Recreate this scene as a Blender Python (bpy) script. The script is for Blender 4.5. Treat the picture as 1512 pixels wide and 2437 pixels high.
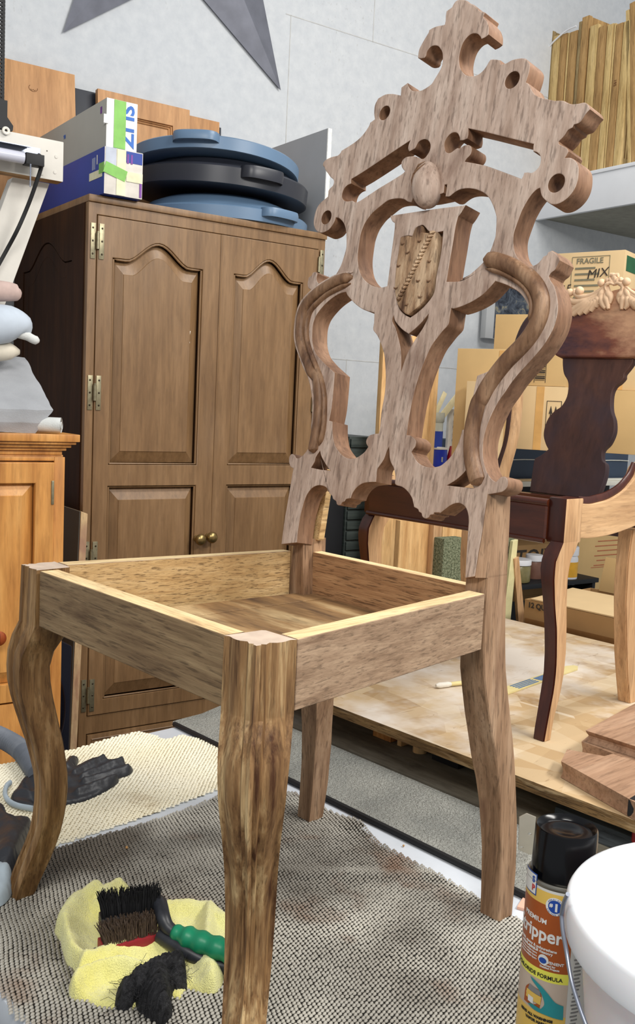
import bpy, bmesh, math, random
import numpy as np
from mathutils import Matrix, Vector
random.seed(7); RNG = np.random.default_rng(7)
for o in list(bpy.data.objects): bpy.data.objects.remove(o)
SC = bpy.context.scene
COL = SC.collection
R = math.radians
# ------------------------------------------------------------------ camera
CX, CY, F = 756.0, 1218.5, 2297.6
CAM = np.array([-0.5205, -0.6396, 0.6455])
YAW, PITCH, ROLL = 0.8289, -0.1121, 0.0475
_f = np.array([math.cos(YAW)*math.cos(PITCH), math.sin(YAW)*math.cos(PITCH), math.sin(PITCH)])
_r = np.cross(_f, [0, 0, 1.]); _r /= np.linalg.norm(_r); _u = np.cross(_r, _f)
CR = math.cos(ROLL)*_r + math.sin(ROLL)*_u
CU = -math.sin(ROLL)*_r + math.cos(ROLL)*_u
CF = _f
cd = bpy.data.cameras.new('camera'); cam = bpy.data.objects.new('camera', cd); COL.objects.link(cam)
cd.sensor_fit = 'VERTICAL'; cd.sensor_height = 36.0; cd.sensor_width = 36.0
cd.lens = F/2437*36.0; cd.clip_start = 0.02; cd.clip_end = 60
m = Matrix.Identity(4)
for i in range(3):
    m[i][0] = CR[i]; m[i][1] = CU[i]; m[i][2] = -CF[i]; m[i][3] = CAM[i]
cam.matrix_world = m
SC.camera = cam
# ------------------------------------------------------------------ light
w = bpy.data.worlds.new('world'); SC.world = w; w.use_nodes = True
w.node_tree.nodes['Background'].inputs[0].default_value = (0.93, 0.97, 1.0, 1)
w.node_tree.nodes['Background'].inputs[1].default_value = 0.36
def area(name, loc, target, sx, sy, power, col=(1, 0.97, 0.92)):
    l = bpy.data.lights.new(name, 'AREA'); l.shape = 'RECTANGLE'; l.size = sx; l.size_y = sy
    l.energy = power; l.color = col
    o = bpy.data.objects.new(name, l); COL.objects.link(o); o.location = loc
    d = Vector(target)-Vector(loc); o.rotation_euler = d.to_track_quat('-Z', 'Y').to_euler()
    return o
area('ceiling_lamp_light', (1.15, -1.25, 1.9), (0.5, 0.2, 0.0), 1.2, 0.3, 33)
area('ceiling_lamp_light', (-1.0, -0.95, 2.1), (0.4, 0.1, 0.5), 1.2, 0.3, 30)
area('ceiling_lamp_light', (1.7, -0.1, 2.7), (1.6, 1.9, 0.3), 1.4, 0.4, 31)
SC.view_settings.view_transform = 'Standard'; SC.view_settings.look = 'None'
SC.view_settings.gamma = 1.0; SC.view_settings.use_curve_mapping = False
SC.view_settings.exposure = 0.35
# ------------------------------------------------------------------ pixel -> world
def ray(p): return CF + (p[0]-CX)/F*CR - (p[1]-CY)/F*CU
def onp(p, P0, N):
    d = ray(p); P0 = np.array(P0, float); N = np.array(N, float)
    return CAM + d*(((P0-CAM)@N)/(d@N))
def pz(u, v, z=0.0): return onp((u, v), (0, 0, z), (0, 0, 1))
def px(u, v, x): return onp((u, v), (x, 0, 0), (1, 0, 0))
def py(u, v, y): return onp((u, v), (0, y, 0), (0, 1, 0))
WY = R(-7.6)
DX = np.array([math.cos(WY), math.sin(WY), 0.]); DN = np.array([-math.sin(WY), math.cos(WY), 0.])
KC, KW = 1.68, 2.29
O0 = 0.49013
def wl(u, v, z): return DX*(O0+u) + DN*(KC+v) + np.array([0, 0, z])   # wall frame -> world
def pw(a, b, v=0.0):                                                   # pixel -> (u, z) on plane v of wall frame
    q = onp((a, b), DN*(KC+v), DN); return (q@DX-O0, q[2])
def pu(a, b, u):                                                       # pixel -> (v, z) on plane u
    q = onp((a, b), DX*(O0+u), DX); return (q@DN-KC, q[2])
FLOOR = -0.86
# ------------------------------------------------------------------ materials
def s2l(c):
    c = [x/255. for x in c]
    return tuple((x/12.92 if x <= .04045 else ((x+.055)/1.055)**2.4) for x in c)+(1,)
class NT:
    def __init__(s, name):
        s.m = bpy.data.materials.new(name); s.m.use_nodes = True; s.t = s.m.node_tree
        s.b = s.t.nodes['Principled BSDF']; s.tc = s.t.nodes.new('ShaderNodeTexCoord')
    def n(s, k, **kw):
        o = s.t.nodes.new(k)
        for a, v in kw.items(): setattr(o, a, v)
        return o
    def l(s, a, b): s.t.links.new(a, b)
    def mapping(s, scale=(1, 1, 1), loc=(0, 0, 0), rot=(0, 0, 0)):
        o = s.n('ShaderNodeMapping'); s.l(s.tc.outputs['Object'], o.inputs[0])
        o.inputs[1].default_value = loc; o.inputs[2].default_value = rot; o.inputs[3].default_value = scale
        return o.outputs[0]
    def noise(s, vec, scale=5, detail=4, rough=.55, dist=0):
        o = s.n('ShaderNodeTexNoise'); s.l(vec, o.inputs['Vector'])
        o.inputs['Scale'].default_value = scale; o.inputs['Detail'].default_value = detail
        o.inputs['Roughness'].default_value = rough; o.inputs['Distortion'].default_value = dist
        return o.outputs[0]
    def ramp(s, fac, stops):
        o = s.n('ShaderNodeValToRGB'); s.l(fac, o.inputs[0]); e = o.color_ramp.elements
        while len(e) < len(stops): e.new(.5)
        for i, (p, c) in enumerate(stops):
            e[i].position = p; e[i].color = c if len(c) == 4 else tuple(c)+(1,)
        return o.outputs[0]
    def mix(s, fac, a, b, mode='MIX'):
        o = s.n('ShaderNodeMix', data_type='RGBA', blend_type=mode)
        for inp, v in ((o.inputs[0], fac), (o.inputs[6], a), (o.inputs[7], b)):
            if hasattr(v, 'is_linked'): s.l(v, inp)
            else: inp.default_value = v
        return o.outputs[2]
    def bump(s, h, strength=.2, dist=.002):
        o = s.n('ShaderNodeBump'); s.l(h, o.inputs['Height']); o.inputs['Strength'].default_value = strength
        o.inputs['Distance'].default_value = dist; s.l(o.outputs[0], s.b.inputs['Normal'])
    def col(s, c):
        if hasattr(c, 'is_linked'): s.l(c, s.b.inputs['Base Color'])
        else: s.b.inputs['Base Color'].default_value = c
    def fin(s, rough=.6, metal=0, spec=.4):
        s.b.inputs['Roughness'].default_value = rough; s.b.inputs['Metallic'].default_value = metal
        s.b.inputs['Specular IOR Level'].default_value = spec
        return s.m
BW = lambda a, b: [(a, (0, 0, 0, 1)), (b, (1, 1, 1, 1))]
def plain(name, rgb, rough=.5, metal=0, var=.12, scale=30, spec=.4, bump=0, bscale=200):
    t = NT(name); c = s2l(rgb); d = tuple(x*(1-var) for x in c[:3])+(1,); h = tuple(min(1, x*(1+var)) for x in c[:3])+(1,)
    nz = t.noise(t.mapping(), scale, 4)
    t.col(t.ramp(nz, [(.3, d), (.7, h)]))
    if bump: t.bump(t.noise(t.mapping(), bscale, 3), bump, .002)
    return t.fin(rough, metal, spec)
def wood(name, light, mid, dark, grain='Z', scale=7, stretch=9, lo=.3, hi=.7, pore=.35, stains=(), rough=.62, bump=.25, spec=.3, loc=(0, 0, 0), rot=(0, 0, 0)):
    t = NT(name); g = 'XYZ'.index(grain)
    sc = [stretch]*3; sc[g] = 1.0
    v = t.mapping(sc, loc, rot)
    n1 = t.noise(v, scale, 6, .6, .12)
    c = t.ramp(n1, [(lo, s2l(dark)), ((lo+hi)/2, s2l(mid)), (hi, s2l(light))])
    sp = [stretch*1.0]*3; sp[g] = 1.0
    n2 = t.noise(t.mapping([x*5 for x in sp], loc, rot), scale, 3, .6)
    p = t.ramp(n2, [(.36, (1, 1, 1, 1)), (.46, (0, 0, 0, 1))])
    s3_ = [stretch*3.2]*3; s3_[g] = 1.6
    n3 = t.ramp(t.noise(t.mapping(s3_, (1.3, .7, 2.1), rot), scale*1.5, 4, .7), [(.3, (.80, .78, .76, 1)), (.7, (1.14, 1.14, 1.14, 1))])
    c = t.mix(1.0, c, n3, 'MULTIPLY')
    pm = t.n('ShaderNodeMath', operation='MULTIPLY'); t.l(p, pm.inputs[0]); pm.inputs[1].default_value = pore
    c = t.mix(pm.outputs[0], c, tuple(x*.35 for x in s2l(dark)[:3])+(1,))
    for (rgb, ssc, a, b, amt, st) in stains:
        s3 = [st]*3; s3[g] = 1.0
        q = t.ramp(t.noise(t.mapping(s3, (loc[0]+3.1*ssc, loc[1]+1.7, loc[2]+.9)), ssc, 4, .6, .4), BW(a, b))
        mm = t.n('ShaderNodeMath', operation='MULTIPLY'); t.l(q, mm.inputs[0]); mm.inputs[1].default_value = amt
        c = t.mix(mm.outputs[0], c, s2l(rgb))
    t.col(c); t.bump(n2, bump, .001)
    return t.fin(rough, 0, spec)
M = {}
M['back'] = wood('stripped_walnut', (208, 189, 175), (187, 164, 149), (152, 127, 111), 'Z', 5, 8, .25, .75, .5,
    [((96, 62, 44), 9, .56, .74, .55, 2.5), ((206, 186, 170), 5, .55, .8, .5, 2)], .7, .5)
M['backdark'] = wood('walnut_moulding', (166, 134, 106), (130, 98, 73), (80, 52, 36), 'Z', 8, 5, .3, .7, .3,
    [((60, 34, 22), 14, .55, .7, .6, 1.5)], .5, .4)
M['railx'] = wood('stripped_rail_side', (180, 153, 126), (158, 131, 106), (122, 95, 73), 'X', 6, 14, .25, .75, .45,
    [((92, 66, 48), 5, .6, .8, .4, 5)], .65, .4)
M['raily'] = wood('stripped_rail_front', (162, 138, 104), (136, 112, 82), (98, 74, 52), 'Y', 6, 14, .25, .75, .5,
    [((66, 44, 30), 7, .55, .75, .6, 5)], .65, .4)
M['railin'] = wood('bare_rail_inside', (214, 184, 136), (194, 160, 110), (150, 114, 74), 'X', 7, 16, .2, .7, .7,
    [((88, 60, 40), 4, .62, .8, .6, 4)], .7, .4)
M['railback'] = wood('bare_back_rail', (186, 146, 106), (160, 120, 84), (120, 84, 56), 'Y', 7, 16, .2, .7, .7,
    [((100, 66, 44), 6, .6, .8, .5, 4)], .7, .4)
M['topx'] = wood('raw_rail_top_side', (236, 212, 164), (220, 190, 142), (172, 136, 96), 'X', 6, 10, .2, .6, .3,
    [((128, 96, 70), 8, .58, .74, .7, 5)], .7, .3)
M['topy'] = wood('raw_rail_top_front', (236, 212, 164), (220, 190, 142), (172, 136, 96), 'Y', 6, 10, .2, .6, .3,
    [((128, 96, 70), 8, .58, .74, .7, 5)], .7, .3)
M['leg'] = wood('streaked_front_leg', (206, 178, 132), (146, 112, 74), (74, 44, 24), 'Z', 5, 13, .33, .68, .4,
    [((52, 30, 24), 5, .6, .78, .7, 5), ((226, 206, 168), 4, .62, .8, .6, 6)], .5, .5)
M['legl'] = wood('brown_front_leg', (168, 136, 96), (126, 94, 58), (84, 56, 30), 'Z', 5, 13, .3, .7, .4,
    [((62, 38, 22), 5, .6, .78, .6, 4)], .5, .5)
M['rearleg'] = wood('stripped_rear_leg', (184, 154, 126), (158, 126, 98), (118, 88, 64), 'Z', 5, 11, .25, .75, .5,
    [((104, 70, 54), 7, .58, .76, .6, 3)], .65, .4)
M['board'] = wood('scorched_seat_board', (222, 196, 150), (158, 124, 84), (74, 54, 44), 'Y', 3.2, 5, .3, .68, .3,
    [((60, 50, 50), 5, .58, .7, .7, 3)], .6, .3)
M['shield'] = wood('carved_shield_wood', (206, 178, 146), (160, 128, 98), (78, 52, 36), 'Z', 9, 5, .3, .62, .5, [], .65, .8)
M['endgrain'] = plain('sanded_end_grain', (198, 178, 160), .7, 0, .12, 60)
# ------------------------------------------------------------------ object helpers
def props(o, label=None, cat=None, group=None, kind=None):
    if label: o['label'] = label
    if cat: o['category'] = cat
    if group: o['group'] = group
    if kind: o['kind'] = kind
    return o
def thing(name, label, cat, loc=(0, 0, 0), rz=0.0, group=None, rot=None):
    o = bpy.data.objects.new(name, None); COL.objects.link(o)
    o.location = tuple(float(x) for x in loc); o.rotation_euler = rot if rot else (0, 0, rz)
    o.empty_display_size = .05
    return props(o, label, cat, group)
def link(name, me, mat, parent=None, smooth=35):
    if mat is not None and len(me.materials) == 0:
        for q in (mat if isinstance(mat, (list, tuple)) else [mat]): me.materials.append(q)
    if smooth:
        me.polygons.foreach_set('use_smooth', [True]*len(me.polygons)); me.set_sharp_from_angle(angle=R(smooth))
    o = bpy.data.objects.new(name, me); COL.objects.link(o)
    if parent is not None: o.parent = parent
    return o
def bobj(name, bm, mat, parent=None, smooth=35):
    bmesh.ops.recalc_face_normals(bm, faces=bm.faces[:])
    me = bpy.data.meshes.new(name); bm.to_mesh(me); bm.free()
    return link(name, me, mat, parent, smooth)
def local(parent, P):
    """world point(s) -> the parent's own frame (parent is a top-level empty)"""
    if parent is None: return np.array(P, float)
    Mx = Matrix.LocRotScale(parent.location, parent.rotation_euler, None).inverted()
    A = np.array(Mx); P = np.atleast_2d(np.array(P, float))
    Q = P@A[:3, :3].T + A[:3, 3]
    return Q
def box(bm, c, d, rot=None, bev=0):
    """box centre c, full dims d, rot = 3x3/Matrix or z angle"""
    r = bmesh.ops.create_cube(bm, size=1.0); vs = r['verts']
    Mt = Matrix.Diagonal((d[0], d[1], d[2], 1))
    if rot is not None:
        Rm = Matrix.Rotation(rot, 4, 'Z') if isinstance(rot, (int, float)) else rot.to_4x4()
        Mt = Rm@Mt
    Mt = Matrix.Translation([float(x) for x in c])@Mt
    bmesh.ops.transform(bm, matrix=Mt, verts=vs)
    if bev:
        es = list({e for v in vs for e in v.link_edges})
        bmesh.ops.bevel(bm, geom=es, offset=bev, segments=2, profile=.6, affect='EDGES')
    return vs
def boxo(name, c, d, mat, parent=None, rot=None, bev=0.001, smooth=35):
    bm = bmesh.new(); box(bm, c, d, rot, bev); return bobj(name, bm, mat, parent, smooth)
def hexa(name, P8, mat, parent=None, bev=0.0008):
    """solid from 8 points: bottom 4 then top 4 (same order)"""
    bm = bmesh.new(); P8 = local(parent, P8); v = [bm.verts.new(p) for p in P8]
    for f in ((0, 1, 2, 3), (4, 5, 6, 7), (0, 1, 5, 4), (1, 2, 6, 5), (2, 3, 7, 6), (3, 0, 4, 7)): bm.faces.new([v[i] for i in f])
    bmesh.ops.recalc_face_normals(bm, faces=bm.faces[:])
    if bev: bmesh.ops.bevel(bm, geom=bm.edges[:], offset=bev, segments=1, affect='EDGES')
    return bobj(name, bm, mat, parent)
def prism(bm, poly, z0, z1, fr=None):
    """poly 2d points, extruded z0..z1; fr maps (x,y,z)->3d"""
    fr = fr or (lambda x, y, z: (x, y, z)); n = len(poly)
    a = [bm.verts.new(fr(x, y, z0)) for x, y in poly]; b = [bm.verts.new(fr(x, y, z1)) for x, y in poly]
    bm.faces.new(a[::-1]); bm.faces.new(b)
    for i in range(n): bm.faces.new([a[i], a[(i+1) % n], b[(i+1) % n], b[i]])
def loft(bm, rings, cap=True, closed=True):
    vs = [[bm.verts.new([float(q) for q in p]) for p in r] for r in rings]; n = len(vs[0])
    for i in range(len(vs)-1):
        for j in range(n if closed else n-1):
            bm.faces.new([vs[i][j], vs[i][(j+1) % n], vs[i+1][(j+1) % n], vs[i+1][j]])
    if cap: bm.faces.new(vs[0][::-1]); bm.faces.new(vs[-1])
    return vs
def lathe(bm, prof, seg=32, c=(0, 0, 0), axis=None):
    rings = []
    for r_, z in prof:
        rings.append([(c[0]+r_*math.cos(2*math.pi*k/seg), c[1]+r_*math.sin(2*math.pi*k/seg), c[2]+z) for k in range(seg)])
    vs = loft(bm, rings, cap=False)
    for ring, (r_, z), flip in ((vs[0], prof[0], True), (vs[-1], prof[-1], False)):
        if r_ > 1e-6: bm.faces.new(ring[::-1] if flip else ring)
    bmesh.ops.remove_doubles(bm, verts=bm.verts[:], dist=1e-6)
def tube(bm, pts, rad, seg=8, cap=True, sx=1.0):
    pts = [np.array(p, float) for p in pts]; n = len(pts)
    if not hasattr(rad, '__len__'): rad = [rad]*n
    T = [pts[min(i+1, n-1)]-pts[max(i-1, 0)] for i in range(n)]; T = [t/max(np.linalg.norm(t), 1e-9) for t in T]
    up = np.array([0, 0, 1.]) if abs(T[0][2]) < .9 else np.array([1., 0, 0]); rings = []
    N = np.cross(T[0], up); N /= np.linalg.norm(N)
    for i in range(n):
        N = N-T[i]*(N@T[i]); N /= np.linalg.norm(N); B = np.cross(T[i], N)
        rings.append([pts[i]+rad[i]*(math.cos(a)*N*sx+math.sin(a)*B) for a in [2*math.pi*k/seg for k in range(seg)]])
    loft(bm, rings, cap)
def crom(pts, sub=4, closed=True, ang=48):
    """Catmull-Rom subdivision that keeps sharp corners"""
    P = [np.array(p, float) for p in pts]; n = len(P); out = []
    def cornr(i):
        if not closed and i in (0, n-1): return True
        a = P[i]-P[i-1]; b = P[(i+1) % n]-P[i]
        c = (a@b)/max(1e-12, np.linalg.norm(a)*np.linalg.norm(b)); return math.degrees(math.acos(max(-1, min(1, c)))) > ang
    C = [cornr(i) for i in range(n)]
    rng_ = range(n) if closed else range(n-1)
    for i in rng_:
        p1, p2 = P[i], P[(i+1) % n]
        L = np.linalg.norm(p2-p1)
        m1 = (p2-p1) if C[i] else (p2-P[i-1])*.5
        m2 = (p2-p1) if C[(i+1) % n] else (P[(i+2) % n]-p1)*.5
        for mm in (0,):
            l1 = np.linalg.norm(m1); l2 = np.linalg.norm(m2)
            if l1 > 1.2*L: m1 = m1/l1*L*1.2
            if l2 > 1.2*L: m2 = m2/l2*L*1.2
        for k in range(sub):
            t = k/sub; t2 = t*t; t3 = t2*t
            out.append((2*t3-3*t2+1)*p1+(t3-2*t2+t)*m1+(-2*t3+3*t2)*p2+(t3-t2)*m2)
    if not closed: out.append(P[-1])
    return out
def plate(name, loops, thick, Mx, mat, parent=None, bevel=.0012, z0=0.0, sub=3, smooth=40, ang=48, raw=False):
    """flat shape with holes: loops in 2D (first = outline); extruded z0..z0+thick along local z, then matrix Mx"""
    cu = bpy.data.curves.new(name, 'CURVE'); cu.dimensions = '2D'; cu.fill_mode = 'BOTH'
    cu.extrude = thick/2-bevel; cu.bevel_depth = bevel; cu.bevel_resolution = 1; cu.offset = -bevel
    for lp in loops:
        q = crom(lp, sub, True, ang) if sub > 1 else lp
        s = cu.splines.new('POLY'); s.points.add(len(q)-1)
        for i, p in enumerate(q): s.points[i].co = (float(p[0]), float(p[1]), 0, 1)
        s.use_cyclic_u = True
    ob = bpy.data.objects.new('tmp', cu); COL.objects.link(ob)
    dg = bpy.context.evaluated_depsgraph_get(); dg.update()
    me = bpy.data.meshes.new_from_object(ob.evaluated_get(dg)); bpy.data.objects.remove(ob); bpy.data.curves.remove(cu)
    me.name = name; me.transform(Matrix(Mx)@Matrix.Translation((0, 0, z0+thick/2)))
    if raw: return me
    return link(name, me, mat, parent, smooth)
def text(name, s, size, Mx, mat, parent=None, ext=.0003, align='LEFT', wrap=None, sx=1.0, bold=0.0, spacing=1.0):
    cu = bpy.data.curves.new(name, 'FONT'); cu.body = s; cu.size = size; cu.extrude = ext; cu.align_x = align
    cu.offset = bold; cu.space_line = spacing; cu.resolution_u = 3
    ob = bpy.data.objects.new('tmp', cu); COL.objects.link(ob)
    dg = bpy.context.evaluated_depsgraph_get(); dg.update()
    me = bpy.data.meshes.new_from_object(ob.evaluated_get(dg)); bpy.data.objects.remove(ob); bpy.data.curves.remove(cu)
    me.name = name
    for v in me.vertices: v.co.x *= sx
    if wrap: 
        for v in me.vertices: v.co = wrap(v.co)
    else: me.transform(Matrix(Mx))
    return link(name, me, mat, parent, 0)
def frame(o, x, y, z):
    """matrix from origin + axes"""
    o, x, y, z = [np.array(a, float) for a in (o, x, y, z)]; mt = Matrix.Identity(4)
    for i in range(3): mt[i][0] = x[i]; mt[i][1] = y[i]; mt[i][2] = z[i]; mt[i][3] = o[i]
    return mt
def C_(crop, pts):
    ox, oy, s = crop; return [(ox+x/s, oy+y/s) for x, y in pts]
def interp(tab, z):
    tab = sorted(tab); xs = [t[0] for t in tab]
    return [float(np.interp(z, xs, [t[k] for t in tab])) for k in range(1, len(tab[0]))]







# ================================================================== MAIN CHAIR
cA=(820,290,6.048); cB=(1040,270,6.048); cC=(980,0,6.048); cD=(880,480,5.815); cE=(740,330,9.375); cF=(1150,120,5.04)
cG=(690,600,7.2); cH=(690,860,5.6); cI=(920,800,5.296); cJ=(1080,560,5.04); cZ3=(1000,1100,4.873); cZ4=(620,1050,6.09); cZ1=(680,0,1.8173)
P1 = lambda pts: [tuple(p) for p in pts]
chair = thing('dining_chair', 'stripped walnut chair with tall pierced shield back and open seat, on the dark mat', 'chair', (0.2, 0.24, 0.003))
def cl(P): return local(chair, P)
ta, tz = R(8.75), R(1.25)
RZ = np.array([[math.cos(tz), -math.sin(tz), 0], [math.sin(tz), math.cos(tz), 0], [0, 0, 1]])
PUP = RZ@np.array([math.sin(ta), 0, math.cos(ta)]); PN = RZ@np.array([math.cos(ta), 0, -math.sin(ta)]); PWv = RZ@np.array([0, 1., 0])
PP0 = np.array([.388, .24, .45])
def bk(p):
    q = onp(p, PP0, PN)-PP0; return (q@PWv, q@PUP)
def bks(crop, pts): return [bk(p) for p in C_(crop, pts)]
bko = cl(PP0)[0]
BM = frame(bko, PWv, PUP, PN)
outer = (bks(cC, [(700,-10),(790,5),(830,40),(900,70),(950,115),(985,155),(1045,170),(1055,185),(1035,230),(1045,255),(1085,300),(1110,370),(1115,430),(1110,495),(1060,535),(1003,562),(985,525),(950,490),(900,480),(850,495),(800,535),(745,610),(710,700),(688,800),(685,880),(700,970),(730,1025),(775,1070),(830,1092),(900,1090),(965,1065),(1030,1010),(1075,950),(1105,895),(1135,855),(1190,850)])
 + bks(cF, [(205,115),(212,165),(280,150),(340,115),(420,95),(490,92),(530,115),(565,170),(560,230),(545,290),(515,380),(550,400),(575,450),(610,510),(670,555),(740,575),(820,592),(870,600),(960,600),(1030,632),(1080,642),(1150,634),(1225,622),(1275,670),(1285,705),(1235,760),(1190,830),(1150,870),(1090,890),(1075,925),(1020,955),(985,1010),(945,1055),(908,1090),(915,1120),(965,1145),(1010,1170),(1028,1210),(1005,1255),(985,1285),(1050,1285),(1110,1320),(1145,1380),(1150,1460),(1140,1550),(1110,1640),(1060,1720),(990,1790),(900,1840),(820,1845),(750,1800),(700,1740),(680,1650),(640,1670),(590,1720),(540,1790),(500,1860),(460,1940)])
 + bks(cJ, [(735,-60),(718,30),(722,130),(740,210),(775,270),(830,325),(890,360),(940,365),(1000,340),(1050,290),(1080,250),(1115,235),(1135,200),(1180,180),(1235,220),(1265,270),(1275,300),(1250,350),(1220,410),(1170,450),(1145,490),(1165,540),(1205,600),(1232,680),(1250,780),(1255,880),(1240,980),(1205,1100),(1150,1210),(1080,1320),(990,1430),(890,1540),(790,1650),(700,1760),(620,1880)])
 + bks(cI, [(1410,830),(1300,1050),(1235,1250),(1218,1400),(1222,1550),(1260,1690),(1320,1790),(1380,1835)])
 + bks(cZ3, [(910,195),(940,170),(985,165),(1015,195),(1022,245),(1005,300),(960,340),(905,355),(785,375)])
 + [bk((1154,1223)), bk((1148.8,1264)), bk((1139.5,1315)), bk((1131,1372))]
 + [bk((1106.9,1376)), bk((1108.5,1346))] + [bk((1112,1285)), bk((1115,1243)), bk((1113.5,1222)), bk((1107,1206)), bk((1095,1198)), bk((1084,1198)), bk((1072,1203)), bk((1060,1212)), bk((1047,1222))]
 + bks((730,1000,2.8528), [(900,628),(865,628),(862,640),(838,645),(828,662),(805,668),(785,655),(778,632),(762,622),(755,605),(728,590),(722,560),(712,525),(685,485),(650,455),(605,440),(598,420),(601,380),(590,325),(572,290),(562,250),(558,182),(545,210),(525,265),(495,310),(480,335),(472,420),(420,422),(375,432),(335,462),(310,500),(300,530),(268,537),(258,552),(240,560),(232,577),(215,578),(203,570),(198,550),(178,535),(172,515),(155,500),(148,478)])
 + bks(cZ4, [(990,735),(950,670),(860,640),(770,665),(700,735),(650,830),(610,960),(580,1080),(560,1200),(540,1340),(530,1470),(300,1495),(345,1150),(380,950),(430,650),(460,470),(475,395),(435,370),(410,300),(415,230),(440,190),(470,185),(500,205),(520,240)])
 + bks(cH, [(110,1290),(150,1270),(200,1220),(250,1150),(290,1090),(285,1020),(280,960),(300,880),(320,780),(325,640),(315,500),(280,370),(240,230),(200,100)])
 + bks(cG, [(240,1950),(190,1800),(130,1650),(105,1520),(95,1400),(110,1250),(130,1120),(170,980),(230,860),(300,740),(370,650),(345,635),(312,610),(300,540),(320,430),(370,400),(390,350),(440,335),(475,370),(458,440),(470,500),(520,545),(590,545),(680,490),(750,420),(800,360),(870,230),(915,100)])
 + bks(cE, [(785,2437),(790,2250),(785,2100),(765,1980),(730,1890),(680,1820),(620,1770),(555,1760),(530,1840),(480,1930),(400,2030),(300,2085),(220,2100),(140,2070),(85,2000),(60,1900),(65,1790),(95,1650),(140,1530),(210,1430),(310,1345),(375,1290),(385,1210),(390,1160),(430,1100),(490,1040),(510,960),(490,900),(430,850),(380,780),(320,700),(300,640),(270,610),(265,570),(290,510),(360,450),(480,400),(600,370),(660,310),(680,265)])
 + bks(cA, [(120,310),(220,230),(290,150),(350,60)])
 + bks(cZ1, [(365,530),(385,515),(382,490),(385,455),(400,425),(430,408),(460,405),(497,412),(500,378),(527,358),(535,378),(552,392),(590,389)])
 + bks(cC, [(280,1210),(320,1150),(370,1070),(415,990),(440,920),(445,850),(440,760),(410,700),(380,665),(340,655),(290,665),(250,700),(220,750),(210,800),(185,832),(130,842),(88,830),(95,760),(110,700),(140,640),(190,550),(240,470),(250,430),(310,395),(380,370),(440,360),(475,350),(485,300),(490,220),(500,160),(540,130),(580,100),(600,60),(640,10)]))
hA = bks(cA, [(945,268),(922,330),(915,385),(928,428),(975,405),(1020,375),(1060,300),(1100,265),(1160,250),(1210,275),(1235,330),(1228,400),(1200,460),(1150,520),(1115,530),(1060,510),(1000,490),(900,500),(850,530),(820,580),(820,640),(845,685),(870,705),(840,740),(700,830),(500,950),(350,1050),(180,1155)]) \
   + bks(cE, [(930,1380),(880,1388),(800,1395),(740,1370),(700,1310),(700,1230),(730,1140),(770,1080),(830,1030),(905,1000),(900,950),(905,900)]) + bks(cA, [(230,745),(450,600),(700,430)])
hB = bks(cB, [(455,215),(700,270),(1000,345),(1392,440),(1385,485),(1385,545),(1440,560),(1480,600),(1495,660),(1480,740),(1440,800),(1370,850),(1300,845),(1255,850),(1240,900),(1215,940),(1100,895),(900,820),(700,750),(550,715),(405,690),(430,650),(470,610),(495,570),(505,520),(495,475),(455,450),(400,455),(355,480),(325,500),(295,495),(250,525),(200,560),(160,565),(125,540),(110,470),(115,410),(150,340),(200,290),(250,272),(295,285),(325,340),(330,388),(380,385),(440,360),(455,300)])
shl = bks(cD, [(300,700),(330,480),(345,305),(310,270),(285,215),(290,190),(850,105),(1330,45),(1300,100),(1270,150),(1240,190),(1225,210),(1190,350),(1150,600),(1115,800),(1075,1050),(1065,1105)])
hC = (bks(cD, [(240,1165),(180,1182),(130,1185)]) + bks(cG, [(1500,595),(1400,565),(1300,490),(1230,400),(1190,300),(1172,200),(1165,100),(1170,0)])
   + bks(cE, [(1085,2300),(1110,2150),(1150,2020),(1210,1880),(1290,1760),(1380,1650)]) + bks(cA, [(520,1210),(620,1135),(700,1110),(790,1103),(860,1115),(905,1145),(962,1160),(985,1100),(992,1020),(1002,972),(1038,972),(1042,1060),(1120,1090),(1330,1050),(1395,1035),(1430,1020),(1442,905),(1475,900),(1462,1000)])
   + bks(cB, [(120,1195),(180,1195),(250,1140),(330,1095),(440,1078),(550,1090),(620,1115),(670,1140),(720,1180),(770,1250),(810,1340),(840,1430),(855,1512)])
   + bks(cJ, [(500,0),(480,70),(440,180),(390,270),(340,335),(250,420),(150,500),(60,550)]) + bks(cD, [(1400,1020),(1300,1080),(1220,1102)]) + shl[::-1] + bks(cD, [(270,950)]))
hD = (bks(cG, [(960,685),(985,740),(1025,790),(1100,870),(1200,950),(1300,1000),(1445,1040),(1440,1200),(1425,1330)]) + bks(cD, [(95,1840),(140,1930),(180,2050),(205,2160)])
   + bks(cH, [(1275,200),(1265,400),(1240,550),(1215,700),(1195,900),(1180,960),(1130,965),(1060,985),(1020,1040),(1015,1090),(1040,1140),(1000,1200),(940,1250),(880,1285),(850,1295),(800,1295),(750,1280),(690,1240),(640,1180),(600,1110),(580,1020),(570,920),(570,800),(525,788),(560,600),(585,350),(600,150)])
   + bks(cG, [(690,1990),(590,1900),(500,1800),(440,1720),(400,1600),(385,1500),(385,1380),(395,1250),(430,1130),(480,1040),(560,940),(660,840),(780,750),(880,700)]))
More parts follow.
